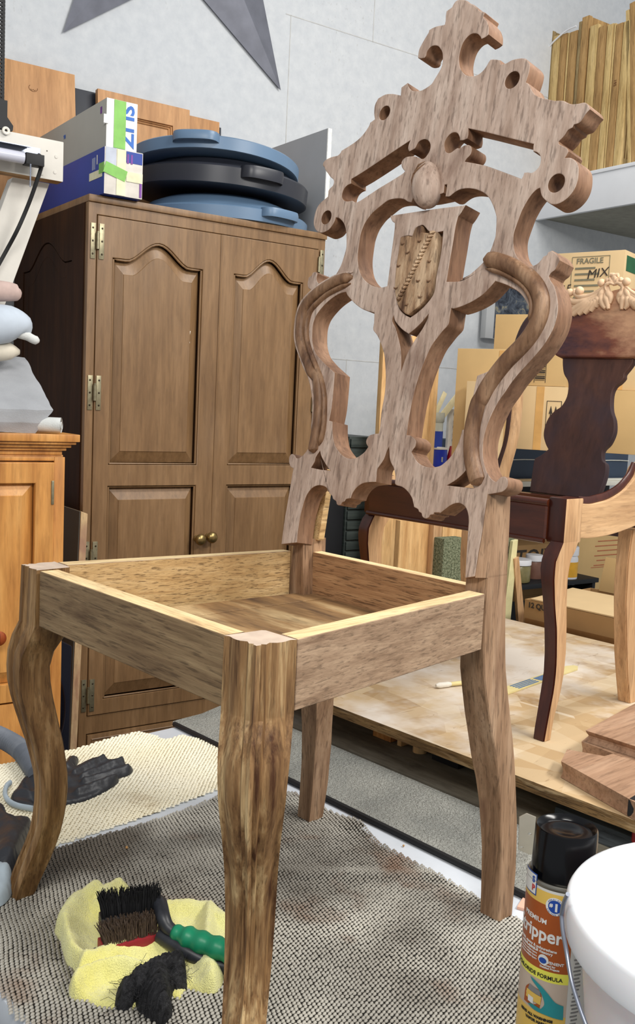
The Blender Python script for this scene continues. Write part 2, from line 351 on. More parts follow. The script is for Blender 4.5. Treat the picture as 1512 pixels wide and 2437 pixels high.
hE = (bks(cJ, [(500,550),(440,620),(350,710),(230,790),(100,850),(0,880)]) + bks(cD, [(1130,1475),(1110,1600),(1090,1700),(1010,1790),(940,1880)])
   + bks(cI, [(570,120),(500,270),(430,450),(370,640),(330,800),(300,950),(275,1100),(255,1245),(300,1250),(350,1285),(375,1330),(365,1390),(335,1430),(318,1460),(330,1482),(350,1520),(390,1580),(450,1625),(530,1650),(600,1650),(680,1630),(750,1575),(820,1500),(880,1400),(920,1300),(945,1210),(950,1180),(1020,1165),(1035,1100),(1050,1000),(1090,750),(1140,500),(1180,480),(1260,450),(1340,400)])
   + bks(cJ, [(560,1545),(640,1480),(720,1400),(800,1300),(850,1200),(890,1080),(910,980),(900,870),(860,780),(800,700),(720,640),(620,590)]))
hF = bks(cH, [(400,1195),(415,1260),(450,1330),(490,1395),(535,1455),(400,1440),(285,1415),(330,1340),(345,1280)])
hG = bks(cI, [(1015,1675),(960,1740),(880,1810),(770,1880),(900,1895),(1100,1915),(1065,1850),(1040,1780)])
hH = bks(cD, [(330,1575),(350,1650),(410,1730),(470,1785),(540,1830),(620,1765),(710,1680),(815,1555),(790,1640),(720,1770),(650,1870),(590,1970)]) + bks(cI, [(255,230),(210,360),(185,437),(188,300),(178,140)]) + bks(cD, [(365,1760),(315,1650)])
def circ(c, rr):
    x, y = bk(c); return [(x+rr*math.cos(k*math.pi/8), y+rr*math.sin(k*math.pi/8)) for k in range(16)]
holes = [hA, hB, hC, hD, hE, hF, hG, hH, circ((915.5, 268.6), .0098), circ((1219.4, 190), .0105), circ((776.8, 517.2), .0100), circ((1324.6, 435.5), .0110)]
# recess for the carved shield
ins = [(440,490),(520,470),(600,478),(640,370),(700,330),(745,330),(850,430),(1015,408),(1000,600),(970,800),(925,1000),(905,1180),(870,1300),(760,1440),(650,1540),(560,1602),(490,1560),(420,1490),(380,1380),(355,1200),(375,900),(410,700)]
insm = [(445,500),(520,478),(605,486),(648,378),(700,338),(738,340),(740,430),(850,440),(945,425),(945,600),(930,800),(905,1000),(880,1160),(845,1290),(740,1420),(640,1510),(555,1575),(490,1545),(430,1480),(392,1380),(365,1200),(385,900),(418,700)]
holes.append(bks(cD, ins))
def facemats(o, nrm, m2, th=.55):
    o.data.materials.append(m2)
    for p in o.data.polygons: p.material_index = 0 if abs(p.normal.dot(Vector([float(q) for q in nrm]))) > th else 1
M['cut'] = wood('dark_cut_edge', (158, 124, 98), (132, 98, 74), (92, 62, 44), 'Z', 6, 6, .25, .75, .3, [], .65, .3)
panel = plate('back_panel', [outer]+holes, .032, BM, M['back'], chair, bevel=.0012, sub=3)
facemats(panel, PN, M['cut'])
# shield
sp = plate('shield_floor', [bks(cD, ins)], .018, BM, M['backdark'], chair, bevel=.0005, z0=.008, sub=3)
sh = plate('carved_shield', [bks(cD, insm)], .013, BM, M['shield'], chair, bevel=.0022, z0=-.0035, sub=3)
sh['label'] = 'carved heraldic shield with rope band'
def bp(crop, p, z=0.0):
    x, y = bk(C_(crop, [p])[0]); return np.array(bko)+x*PWv+y*PUP+z*PN
bm = bmesh.new()
a, b = (905, 445), (425, 1400)
for k in range(19):
    t = (k+.3)/19; c = (a[0]+(b[0]-a[0])*t, a[1]+(b[1]-a[1])*t); hw = 48-16*t
    p = bp(cD, (c[0]-hw*.95, c[1]+hw*.35), -.003); q = bp(cD, (c[0]+hw*.75, c[1]-hw*.75), -.003)
    mid = (p+q)/2-PN*.0035
    tube(bm, [p, p*.5+mid*.5-PN*.0006, mid, q*.5+mid*.5-PN*.0006, q], [.0008, .0022, .0026, .0022, .0008], 6)
bobj('rope_band', bm, M['shield'], chair)
bm = bmesh.new()
for (x, y) in [(480,590),(712,555),(550,712),(425,895),(385,1205),(850,835),(840,1105),(695,1105),(720,1325),(535,1430),(545,1080)]:
    p = [bp(cD, (x-26, y-12), -.0036), bp(cD, (x-10, y+8), -.0046), bp(cD, (x+10, y+8), -.0046), bp(cD, (x+28, y-10), -.0036)]
    tube(bm, p, [.0004, .0012, .0012, .0004], 6)
cr = bobj('crescents', bm, M['backdark'], chair); cr['kind'] = 'stuff'
# egg ornament
bm = bmesh.new()
ec = bp(cA, (1218, 925), -.001); e1 = (bp(cA, (1262, 590), -.001)-bp(cA, (1165, 1258), -.001))/2; e2 = (bp(cA, (1392, 955), -.001)-bp(cA, (1042, 895), -.001))/2
bmesh.ops.create_uvsphere(bm, u_segments=32, v_segments=24, radius=1)
e3 = PN*.019
for v in bm.verts:
    s = 1.0-.10*v.co.z; v.co = Vector(ec+e1*v.co.z+e2*v.co.x*s+e3*(v.co.y*s-.15))
bobj('egg_boss', bm, M['back'], chair)
bm = bmesh.new()
def onegg(p, k=1.02):
    q = bp(cA, p, 0)-ec; zz = (q@e1)/(e1@e1); xx = (q@e2)/(e2@e2); yy = math.sqrt(max(0, 1-zz*zz-xx*xx)); return ec+e1*zz*k+e2*xx*k-e3*(yy*k+.15)
for path in ([(1330,640),(1230,760),(1130,860),(1085,960),(1075,1040)], [(1300,615),(1200,700),(1110,800),(1065,900),(1058,980)]):
    tube(bm, [onegg(p) for p in path], [.0004, .0013, .0014, .0013, .0004], 6)
bobj('egg_groove', bm, M['backdark'], chair)
# raised mouldings
def sweep(name, path, prof, mat, taper=True):
    path = crom([bk(p) for p in path], 4, False, 60); n = len(path); bm = bmesh.new(); rings = []
    for i, p in enumerate(path):
        t = path[min(i+1, n-1)]-path[max(i-1, 0)]; t = t/np.linalg.norm(t); nn = np.array([-t[1], t[0]])
        e = min(1, (i+.8)/3, (n-i-.2)/3) if taper else 1
        rings.append([np.array(bko)+(p[0]+nn[0]*o*e)*PWv+(p[1]+nn[1]*o*e)*PUP+PN*(z*e if z < 0 else z) for o, z in prof])
    loft(bm, rings, True, True); return bobj(name, bm, mat, chair)
dome = lambda w_, h: [(w_, .001)]+[(w_*math.cos(a), -h*math.sin(a)) for a in [math.pi*k/10 for k in range(1, 10)]]+[(-w_, .001)]
Lb = C_(cG, [(1080,430),(900,470),(700,560),(500,690),(350,830),(260,960),(215,1100),(190,1300),(190,1450),(220,1600),(270,1750),(330,1900),(385,2050)])+C_(cH, [(370,200),(390,330),(400,500),(395,650),(385,800),(365,930),(345,1050),(325,1150),(322,1220)])
Rb = C_(cJ, [(370,290),(500,305),(650,355),(800,430),(920,520),(1010,630),(1060,760),(1065,880),(1040,1000),(980,1130),(890,1260),(780,1380),(660,1500),(560,1620),(470,1740),(400,1850),(350,1950)])+C_(cI, [(1170,850),(1130,1000),(1098,1150),(1085,1300),(1085,1500),(1110,1650),(1145,1780),(1180,1875)])
sweep('scroll_moulding', Lb, dome(.0085, .0085), M['backdark'])
sweep('scroll_moulding', Rb, dome(.0105, .0115), M['backdark'])
Lb2 = C_(cG, [(1050,540),(850,625),(650,735),(480,885),(370,1020),(315,1200),(300,1400),(330,1600),(395,1800),(460,1950)])+C_(cH, [(430,250),(470,450),(475,650),(465,850),(440,1000),(395,1120)])
Rb2 = C_(cJ, [(390,400),(550,440),(700,515),(830,600),(915,710),(950,820),(945,930),(915,1040)])
sweep('inner_bead', Lb2, dome(.0036, .006), M['backdark'])
sweep('inner_bead', Rb2, dome(.0036, .006), M['backdark'])
Lo = C_(cG, [(1090,345),(900,385),(700,470),(500,595),(330,740),(215,880),(150,1050),(120,1250),(112,1450),(140,1620),(200,1790),(260,1950)])+C_(cH, [(270,200),(310,350),(330,500),(335,650),(325,800),(300,950)])
Ro = C_(cJ, [(900,400),(1010,500),(1100,640),(1150,800),(1160,950),(1130,1080),(1060,1210),(960,1340),(850,1460),(740,1590),(630,1720),(540,1850),(480,1960)])+C_(cI, [(1330,870),(1260,1040),(1195,1250),(1180,1450),(1200,1620),(1240,1760)])
sweep('outer_bead', Lo, dome(.0028, .0045), M['back'])
# rear legs
def sidey(z): return .045+.0395*z
def pside(u_, v_):
    P0 = (0, .045, 0); N = np.array([0, 1, -.0395]); return onp((u_, v_), P0, N)
fc = [(1186.6,2199),(1190,2136),(1193,2036.8),(1191.5,1921),(1186.6,1845),(1178,1782),(1161.8,1689.6),(1156.8,1640),(1152.9,1600),(1151.9,1561.7),(1151.9,1531),(1152.9,1490),(1155,1448.9),(1157.8,1407.8),(1160,1377)]
bc = [(1218,2185.6),(1228,2070),(1231,1970.7),(1228,1871.5),(1223,1779),(1214.7,1706),(1208,1640),(1204,1600),(1203,1551.5),(1203,1510),(1203,1449),(1206,1407.8),(1207,1377),(1210,1305),(1213.4,1243.6),(1215.5,1178)]
ft = [(q[2], q[0]) for q in (pside(*p) for p in fc)]; bt = [(q[2], q[0]) for q in (pside(*p) for p in bc)]
wt = []
for p in [(1143.6,2169),(1147,2004),(1142,1921),(1132,1845),(1120,1789),(1100.6,1640),(1095,1575),(1107,1376)]:
    z = .3
    for k in range(6):
        q = px(p[0], p[1], interp(ft, z)[0]-(.008 if p[1] < 1400 else 0)); z = q[2]
    wt.append((z, q[1]-sidey(z)))
def rearleg(side):
    bm = bmesh.new(); rings = []
    for z in [0, .008, .03, .06, .09, .12, .15, .18, .21, .24, .27, .3, .33, .36, .39, .42, .449]:
        f = interp(ft, z)[0]; b = interp(bt, z)[0]; w_ = interp(wt, z)[0]; y = sidey(z)
        if side > 0: ys = (y, y+w_)
        else: ys = (.4812-y, .4812-y-w_)
        c = .0015
        k = max(0, min(1, (z-.37)/.077)); g = k*.0085; zz = max(z, .0022)
        rings.append(cl([(f+c, ys[0], zz), (f-g*.2, ys[0]+(c+g)*(1 if side > 0 else -1), zz), (f-g*.6, ys[1], zz), (b, ys[1], zz), (b, ys[0], zz)]))
    loft(bm, rings); o = bobj('rear_leg', bm, M['rearleg'], chair, 30); return o
rearleg(1); rearleg(-1)
# chamfered post above the seat (right side), bare strip behind the left post
ch = [(1183.7,1178),(1178.5,1223),(1174.4,1264),(1166,1315.5),(1163,1356.5),(1162,1368)]
ct = [(q[2], q[0]) for q in (pside(*p) for p in ch)]
cs = [(q[1], q[0]) for q in (((lambda s: (s, (PP0+s[0]*PWv+s[1]*PUP)[2]))(bk(p))) for p in ())]
ps = []
for p in [(1161,1172),(1154,1223),(1148.8,1264),(1139.5,1315),(1131,1366.8)]:
    s = bk(p); q = PP0+s[0]*PWv+s[1]*PUP; ps.append((q[2], q[0], q[1]))
bm = bmesh.new(); rings = []
for z in [.447, .47, .5, .53, .5535]:
    xf, yf = interp(ps, z); xc = interp(ct, z)[0]; xb = interp(bt, z)[0]; y = sidey(z)
    rings.append(cl([(xf+.0004, yf-.0003, z), (xc, y, z), (xb, y, z), (xb, yf-.0003, z)]))
loft(bm, rings); bobj('chamfered_post', bm, M['rearleg'], chair, 25)
hexa('post_backing', [(.4225, .384, .447), (.4225, .419, .447), (.434, .419, .447), (.434, .384, .447), (.438, .384, .55), (.438, .416, .55), (.4485, .416, .55), (.4485, .384, .55)], M['railin'], chair)
# front legs: square post outside moulded, cabriole curve
lt = [(.431,.0345,-.029),(.36,.0367,-.029),(.342,.0455,-.024),(.325,.0505,-.012),(.304,.0519,-.006),(.28,.0505,-.0073),(.259,.045,-.0117),(.235,.037,-.0175),(.20,.024,-.026),(.165,.0152,-.031),(.14,.0127,-.0316),(.115,.0144,-.0289),(.087,.0195,-.023),(.058,.030,-.014),(.037,.0395,-.005),(.013,.0445,.0053),(0,.046,.010)]
ww = [(.4302,.067),(.36,.0676),(.32,.066),(.28,.062),(.235,.054),(.20,.0505),(.16,.0485),(.13,.047),(.09,.0445),(.05,.042),(.0,.041)]
def offs(s):      # moulding depth along a face, s = 0 at the rail side .. 1 at the outer corner
    if s < .10: return .0
    if s < .16: return -.0022
    if s < .62: t = (s-.16)/.46; return -.0018+.0022*math.sin(math.pi*t)
    if s < .68: return -.0036
    if s < .84: t = (s-.68)/.16; return -.0022+.002*math.sin(math.pi*t)
    if s < .88: return -.0030
    return -.0005
def frontleg(side, mat):
    # side +1 = near leg at y=0 corner, -1 = left leg
    bm = bmesh.new(); rings = []
    zs = sorted(set([0, .006, .015]+[.03+.0195*k for k in range(20)]+[.342, .352, .36, .37, .40, .4302]))
    for z in zs:
        l_, r_ = interp(lt, z); wd = interp(ww, z)[0]
        Cc = .031; h = wd/2/math.sqrt(2)*1.0
        ctr = (l_+r_)/2; half = (l_-r_)/2
        k = half/ (wd/2)
        ux = np.array([-1, -1])/math.sqrt(2); vx = np.array([1, -1])/math.sqrt(2)
        pts = []
        S = [0, .10, .101, .16, .161, .28, .39, .5, .62, .621, .68, .681, .76, .84, .841, .88, .881, .94, 1.0]
        def P(du, dv):   # du outward diag (scaled by k), dv lateral
            return (Cc+ux[0]*(ctr+du*k)+vx[0]*dv, Cc+ux[1]*(ctr+du*k)+vx[1]*dv)
        W_ = wd/2
        for s in S:      # face from (du=0,dv=+W) to (du=W*.93,dv=0)
            o = offs(s)*1.1; a_ = np.array([0, W_])*(1-s)+np.array([W_*.97, 0])*s; nrm = np.array([1, 1])/math.sqrt(2)
            pts.append(P(*(a_+nrm*o)))
        for s in S[::-1][1:]:
            o = offs(s)*1.1; a_ = np.array([0, -W_])*(1-s)+np.array([W_*.97, 0])*s; nrm = np.array([1, -1])/math.sqrt(2)
            pts.append(P(*(a_+nrm*o)))
        pts.append(P(-W_*.93, -W_*.06)); pts.append(P(-W_*.93, W_*.06))
        if side < 0: pts = [(x, .4812-y) for x, y in pts]
        rings.append(cl([(x, y, max(z, .0022)) for x, y in pts]))
    vs = loft(bm, rings)
    bmesh.ops.recalc_face_normals(bm, faces=bm.faces[:])
    for f in bm.faces:
        if f.normal.z > .9 and f.calc_center_median().z > .4: f.material_index = 1
    me = bpy.data.meshes.new('front_leg'); bm.to_mesh(me); bm.free()
    return link('front_leg', me, [mat, M['endgrain']], chair, 22)
frontleg(1, M['leg']); frontleg(-1, M['legl'])
# seat rails
H, HB, TH = .4302, .3618, .0245
def rail(name, P4, mats, top, inner):
    """P4: outer a,b then inner b,a (xy); mats [face, top, inside]"""
    P = [(x, y, HB) for x, y in P4]+[(x, y, H-.0006) for x, y in P4]
    bm = bmesh.new(); q = cl(P); v = [bm.verts.new(p) for p in q]
    fs = {}
    for k, f in dict(bot=(0, 1, 2, 3), top=(4, 5, 6, 7), outer=(0, 1, 5, 4), e1=(1, 2, 6, 5), inner=(2, 3, 7, 6), e2=(3, 0, 4, 7)).items():
        fs[k] = bm.faces.new([v[i] for i in f])
    fs['top'].material_index = 1; fs['inner'].material_index = 2
    bmesh.ops.recalc_face_normals(bm, faces=bm.faces[:])
    bmesh.ops.bevel(bm, geom=bm.edges[:], offset=.0007, segments=1, affect='EDGES')
    me = bpy.data.meshes.new(name); bm.to_mesh(me); bm.free(); return link(name, me, mats, chair, 30)
r0, pq, W0 = .008, .0562, .4812
rail('front_rail', [(r0, pq), (r0, W0-pq), (r0+TH, W0-pq), (r0+TH, pq)], [M['raily'], M['topy'], M['railin']], 0, 0)
rail('side_rail', [(pq, r0), (.3945, r0+.0489), (.3945, r0+.0489+TH), (pq, r0+TH)], [M['railx'], M['topx'], M['railin']], 0, 0)
rail('side_rail', [(pq, W0-r0), (.3945, W0-r0-.0489+.004), (.3945, W0-r0-.0489-TH+.012), (pq, W0-r0-TH)], [M['railx'], M['topx'], M['railin']], 0, 0)
rail('back_rail', [(.4185, .105), (.4185, .404), (.4365, .404), (.4365, .105)], [M['railback'], M['topy'], M['railback']], 0, 0)
bm = bmesh.new()
for i in range(4):
    y0 = .02+i*.112; 
    q = [(.034, max(y0, .060)), (.4175, max(y0, .085)), (.4175, min(y0+.1105, .402)), (.034, min(y0+.1105, .425))]
    P = [(x, y, HB+.0006) for x, y in q]+[(x, y, HB+.0055+.0008*(i % 2)) for x, y in q]
    hexa('seat_board', P, M['board'], chair, .0006)
bm.free()
# ================================================================== ROOM SHELL
t = NT('drywall_mud'); nz = t.noise(t.mapping((1, 1, 1)), 26, 5, .65)
pit = t.ramp(t.noise(t.mapping((1.6, 1, 1)), 55, 4, .6), [(.60, (0, 0, 0, 1)), (.70, (1, 1, 1, 1))])
reg = t.ramp(t.noise(t.mapping(), .9, 2), BW(.42, .6))
pm = t.n('ShaderNodeMath', operation='MULTIPLY'); t.l(pit, pm.inputs[0]); t.l(reg, pm.inputs[1])
c = t.ramp(nz, [(.3, s2l((190, 194, 199))), (.7, s2l((204, 207, 210)))])
c = t.mix(pm.outputs[0], c, s2l((172, 172, 172))); t.col(c); t.bump(nz, .12, .003); M['wall'] = t.fin(.9, 0, .15)
M['seam'] = plain('drywall_seam', (188, 188, 186), .9)
M['concrete'] = plain('concrete_floor', (120, 118, 114), .9, 0, .2, 6)
def sobj(name, o): props(o, kind='structure'); return o
bm = bmesh.new(); box(bm, (0.5, .06, .9), (7.2, .12, 3.9)); 
wall = bobj('wall_back', bm, M['wall']); wall.location = tuple(wl(0.5, KW-KC, 0)); wall.rotation_euler = (0, 0, WY)
wall.location.z = 0; sobj('wall', wall)
us, zs_ = pw(692, 60, KW-KC); ul, zl = pw(820, 856, KW-KC)
def seam(u0, z0, u1, z1):
    bm = bmesh.new(); box(bm, ((u0+u1)/2, 0, (z0+z1)/2), (abs(u1-u0)+.003, .0016, abs(z1-z0)+.003))
    o = bobj('drywall_joint', bm, M['seam'], wall); o.location = (-.5, -.0002, 0); return o
z8 = pw(866, 92, KW-KC)[1]
seam(us-.02, z8, 3.4, z8); seam(us, z8, us, zl); seam(-2.5, zl, 3.4, zl)
ux = pw(890, 50, KW-KC)[0]; seam(ux, z8, ux, z8+.8); ux2 = pw(823, 900, KW-KC)[0]; seam(ux2, zl, ux2, FLOOR)
fl = boxo('floor', (0.8, 0.6, FLOOR-.05), (8, 6, .1), M['concrete'], bev=0); sobj('f', fl)
# ================================================================== WORKBENCH
M['benchtop'] = plain('white_laminate', (206, 212, 220), .45, 0, .06, 14)
M['dark'] = plain('black_rubber', (26, 26, 28), .6)
bench = thing('workbench', 'white topped workbench under the non-slip mats', 'workbench', (0.3, 0.3, FLOOR))
bx0, bx1, by0, by1 = -.10, .95, -.75, .892
def bl(x, y, z): return (x-.3, y-.3, z-FLOOR)
boxo('bench_top', bl((bx0+bx1)/2, (by0+by1)/2, -.018), (bx1-bx0, by1-by0, .036), M['benchtop'], bench, bev=.002)
M['bleg'] = plain('bench_leg_wood', (150, 126, 92), .7)
for x in (bx0+.08, bx1-.08):
    for y in (by0+.08, by1-.08): boxo('leg', bl(x, y, (FLOOR-.036)/2), (.08, .08, -FLOOR-.036), M['bleg'], bench)
boxo('lower_shelf', bl((bx0+bx1)/2, (by0+by1)/2, -.6), (bx1-bx0-.1, by1-by0-.1, .02), M['bleg'], bench)
# woven non-slip mats
def inpoly(X, Y, poly):
    ins_ = np.zeros(X.shape, bool); n = len(poly)
    for i in range(n):
        x1, y1 = poly[i]; x2, y2 = poly[(i+1) % n]
        c = ((y1 > Y) != (y2 > Y)) & (X < (x2-x1)*(Y-y1)/((y2-y1) if y2 != y1 else 1e-9)+x1); ins_ ^= c
    return ins_
def grip_mat(name, label, poly, sp, hf, mbead, mbase, ang, bw=.40, bh=.0021, lx=1.12):
    root = thing(name, label, 'mat', (np.mean([p[0] for p in poly]), np.mean([p[1] for p in poly]), .0))
    ox, oy = root.location.x, root.location.y
    xs = np.array([p[0] for p in poly]); ys = np.array([p[1] for p in poly]); c, s = math.cos(ang), math.sin(ang)
    r_ = max(xs.max()-xs.min(), ys.max()-ys.min()); n = int(r_*1.5/sp)
    I, J = np.meshgrid(np.arange(-n//2, n//2), np.arange(-n//2, n//2))
    gx = (I+.5*(J % 2))*sp*1.1; gy = J*sp*.82
    X = xs.mean()+gx*c-gy*s; Y = ys.mean()+gx*s+gy*c
    X = X+.0015*np.sin(Y*40+3*np.sin(X*9)); Y = Y+.0015*np.sin(X*33)
    X = X+RNG.normal(0, sp*.04, X.shape); Y = Y+RNG.normal(0, sp*.04, Y.shape)
    k = inpoly(X, Y, poly); X, Y = X[k], Y[k]; Z = hf(X, Y)+RNG.normal(0, .00018, len(X))
    N = len(X); seg = 6
    base = []; a = np.arange(seg)*2*math.pi/seg
    for rr, hh in ((1, 0), (.72, .75)):
        for t_ in a: base.append((rr*math.cos(t_)*sp*.5*lx, rr*math.sin(t_)*sp*.36, hh*bh))
    base.append((0, 0, bh)); base = np.array(base)
    bxx = base[:, 0]*c-base[:, 1]*s; byy = base[:, 0]*s+base[:, 1]*c
    V = np.empty((N, 13, 3)); V[:, :, 0] = X[:, None]+bxx-ox; V[:, :, 1] = Y[:, None]+byy-oy; V[:, :, 2] = Z[:, None]+base[:, 2]+.0006
    tri = []
    for q in range(seg):
        r2 = (q+1) % seg; tri += [(q, r2, seg+r2), (q, seg+r2, seg+q), (seg+q, seg+r2, 12)]
    T = np.array(tri); Fc = (T[None]+(np.arange(N)*13)[:, None, None]).reshape(-1, 3)
    me = bpy.data.meshes.new('weave'); me.vertices.add(N*13); me.vertices.foreach_set('co', V.reshape(-1))
    me.loops.add(len(Fc)*3); me.loops.foreach_set('vertex_index', Fc.reshape(-1).astype(np.int32))
    me.polygons.add(len(Fc)); me.polygons.foreach_set('loop_start', np.arange(0, len(Fc)*3, 3, dtype=np.int32))
    me.update(calc_edges=True); me.validate()
    me.materials.append(mbead); me.polygons.foreach_set('use_smooth', [True]*len(Fc))
    o = bpy.data.objects.new('weave', me); COL.objects.link(o); o.parent = root; o['kind'] = 'stuff'
    # backing sheet following the waves
    bm = bmesh.new(); g = .012; nx = int(r_/g)+2
    vm = {}
    XX = np.arange(xs.min(), xs.max()+g, g); YY = np.arange(ys.min(), ys.max()+g, g)
    GX, GY = np.meshgrid(XX, YY); K = inpoly(GX, GY, poly); GZ = hf(GX, GY)
    for i in range(len(YY)):
        for j in range(len(XX)):
            if K[i, j]: vm[i, j] = bm.verts.new((GX[i, j]-ox, GY[i, j]-oy, GZ[i, j]))
    for (i, j) in list(vm):
        if (i+1, j) in vm and (i, j+1) in vm and (i+1, j+1) in vm: bm.faces.new([vm[i, j], vm[i, j+1], vm[i+1, j+1], vm[i+1, j]])
    bobj('backing', bm, mbase, root, 80)
    return root
def beadmat(name, c1, c2, stains, rough=.35):
    t = NT(name); c = t.ramp(t.noise(t.mapping(), 5, 3), [(.35, s2l(c1)), (.65, s2l(c2))])
    for rgb, sc, a, b, amt, loc in stains:
        q = t.ramp(t.noise(t.mapping((1, 1, 1), loc), sc, 4, .6), BW(a, b))
        mm = t.n('ShaderNodeMath', operation='MULTIPLY'); t.l(q, mm.inputs[0]); mm.inputs[1].default_value = amt
        c = t.mix(mm.outputs[0], c, s2l(rgb))
    t.col(c); return t.fin(rough, 0, .5)
def hdark(X, Y):
    X = np.asarray(X, float); Y = np.asarray(Y, float)
    d = lambda x, y, rr: np.exp(-(((X-x)**2+(Y-y)**2)/rr**2))
    return .0008+.0022*(1+np.sin(X*21+Y*9))*.5*(1-np.exp(-((X-.1)**2+(Y-.1)**2)/.02))+.008*np.exp(-((X-.505)**2/.0006+(Y-.36)**2/.0012)) + .002*np.exp(-((X*.8+Y-.56)**2)/.0004)/(1+np.exp(-(X-.25)*60))
def hflat(X, Y): X = np.asarray(X, float); return .0005+.0012*(1+np.sin(X*13+np.asarray(Y)*17))*.5
# keep the mats flat under the feet
feet = [(-.005, -.005), (-.005, .486), (.463, .062), (.463, .42), (.02, .02), (.02, .46)]
def hd2(X, Y):
    h = hdark(X, Y); k = np.ones_like(h)
    for fx, fy in feet: k = k*(1-np.exp(-((np.asarray(X)-fx)**2+(np.asarray(Y)-fy)**2)/.0030))
    return .0003+h*k*1.0
A_ = lambda *a: tuple(pz(*a)[:2])
dm = [A_(700, 1888), A_(800, 1940), A_(870, 1975), A_(905, 2010), A_(1000, 2060), A_(1100, 2115), A_(1240, 2190), (.50, -.10), (.44, -.42), (-.12, -.42), A_(60, 2437), A_(35, 2437), A_(0, 2365), (-.13, .5), (-.06, .6), A_(140, 2022), A_(300, 1976), A_(420, 1935), A_(530, 1895)]
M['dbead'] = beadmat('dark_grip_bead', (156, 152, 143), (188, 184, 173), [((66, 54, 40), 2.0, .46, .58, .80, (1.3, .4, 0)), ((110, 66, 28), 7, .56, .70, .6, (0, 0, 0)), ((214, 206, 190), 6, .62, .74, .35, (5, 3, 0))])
M['dbase'] = plain('dark_grip_backing', (20, 17, 13), .8)
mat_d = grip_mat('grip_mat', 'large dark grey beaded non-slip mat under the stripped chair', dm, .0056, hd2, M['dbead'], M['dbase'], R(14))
cm = [A_(0, 1822), A_(60, 1808), A_(130, 1792), A_(180, 1785), A_(240, 1766), A_(290, 1752), A_(330, 1744), A_(362, 1750), A_(392, 1764), A_(430, 1752), A_(470, 1760), A_(525, 1784), A_(560, 1800), A_(545, 1868), A_(530, 1878), A_(420, 1920), A_(300, 1962), A_(140, 2014), A_(60, 2035), (-.06, .66), (-.02, .86)]
M['cbead'] = beadmat('cream_grip_bead', (246, 236, 206), (252, 246, 224), [((176, 146, 100), 9, .6, .72, .5, (1, 0, 0))])
M['cbase'] = plain('cream_grip_backing', (196, 182, 148), .8)
mat_c = grip_mat('grip_mat', 'cream beaded non-slip mat behind the left front leg, black glove lying on it', cm, .0062, hflat, M['cbead'], M['cbase'], R(-12))
# grey rubber runner, dusty slab and dark plank beyond the bench edge
t = NT('pebbled_rubber'); c = t.ramp(t.noise(t.mapping(), 6, 3), [(.3, s2l((128, 130, 126))), (.7, s2l((178, 178, 170)))])
t.col(c); t.bump(t.noise(t.mapping(), 230, 3, .5, 1), 1.0, .006); M['pebble'] = t.fin(.55, 0, .4)
M['slab'] = wood('dusty_grey_slab', (150, 146, 132), (124, 118, 104), (90, 84, 72), 'Y', 4, 4, .3, .7, .2, [((150, 150, 148), 5, .55, .75, .5, 2)], .8)
M['plank'] = wood('blue_grey_plank', (96, 104, 110), (72, 80, 86), (44, 50, 56), 'Y', 5, 9, .3, .7, .4, [], .8)
run = thing('rubber_runner', 'grey pebbled rubber runner with black edge along the bench', 'mat', (.6, .2, 0.0))
def rl(P): return local(run, P)
bm = bmesh.new(); ring = []
for y in (.90, .70, .52, .33, .14, -.05, -.35, -.6):
    xe = .533 if y < .8 else .53
    ring.append(rl([(xe, y, .0005), (xe, y, .009), (xe+.01, y, .010), (.60, y, .012), (.645, y, .020), (.672, y, .024), (.69, y, .014), (.69, y, .0005)]))
loft(bm, ring); bobj('runner_sheet', bm, M['pebble'], run, 50)
bm = bmesh.new(); tube(bm, rl([(.531, y, .0052) for y in (.895, .5, .1, -.3, -.6)]), .0050, 8); bobj('black_edging', bm, M['dark'], run)
boxo('dusty_slab', (.785, .3, .010), (.19, 1.3, .018), M['slab'], None, bev=.003)
props(bpy.data.objects['dusty_slab'], 'dusty grey wooden slab under the strand board edge', 'board')
boxo('grey_plank', (.800, -.16, .034), (.15, .62, .03), M['plank'], None, bev=.004)
props(bpy.data.objects['grey_plank'], 'weathered blue-grey plank behind the black-capped spray can', 'plank')
# OSB sheet
t = NT('strand_board'); v = t.n('ShaderNodeTexVoronoi', feature='F1'); mp = t.mapping((1, .35, 1), (0, 0, 0), (0, 0, .5)); t.l(mp, v.inputs['Vector']); v.inputs['Scale'].default_value = 26; v.inputs['Randomness'].default_value = 1
v2 = t.n('ShaderNodeTexVoronoi', feature='F1'); mp2 = t.mapping((.3, 1, 1), (4, 2, 0), (0, 0, .9)); t.l(mp2, v2.inputs['Vector']); v2.inputs['Scale'].default_value = 22
g1 = t.ramp(v.outputs['Color'], [(0, s2l((150, 118, 80))), (.45, s2l((190, 160, 120))), (.8, s2l((214, 194, 162))), (1, s2l((226, 214, 196)))])
g2 = t.ramp(v2.outputs['Color'], [(0, s2l((146, 116, 80))), (.5, s2l((188, 160, 120))), (1, s2l((212, 196, 170)))])
c = t.mix(.5, g1, g2); c = t.mix(t.ramp(t.noise(t.mapping(), 3.2, 5, .65), BW(.45, .62)), c, s2l((220, 210, 198)))
c = t.mix(t.ramp(t.noise(t.mapping((1, 4, 1), (0, 0, 0), (0, 0, .4)), 16, 6, .75, 1.2), [(.62, (0, 0, 0, 1)), (.70, (.7, .7, .7, 1))]), c, s2l((128, 96, 64)))
t.col(c); t.bump(v.outputs['Distance'], .15, .002); M['osb'] = t.fin(.7, 0, .25)
M['osbedge'] = wood('strand_board_edge', (170, 140, 96), (130, 102, 66), (62, 44, 26), 'Y', 8, 14, .3, .7, .6, [((216, 192, 150), 9, .55, .7, .6, 6)], .85, .8)
osb = thing('strand_board', 'oriented strand board sheet on blocks carrying the dark brown chair', 'board', (1.15, .3, .0))
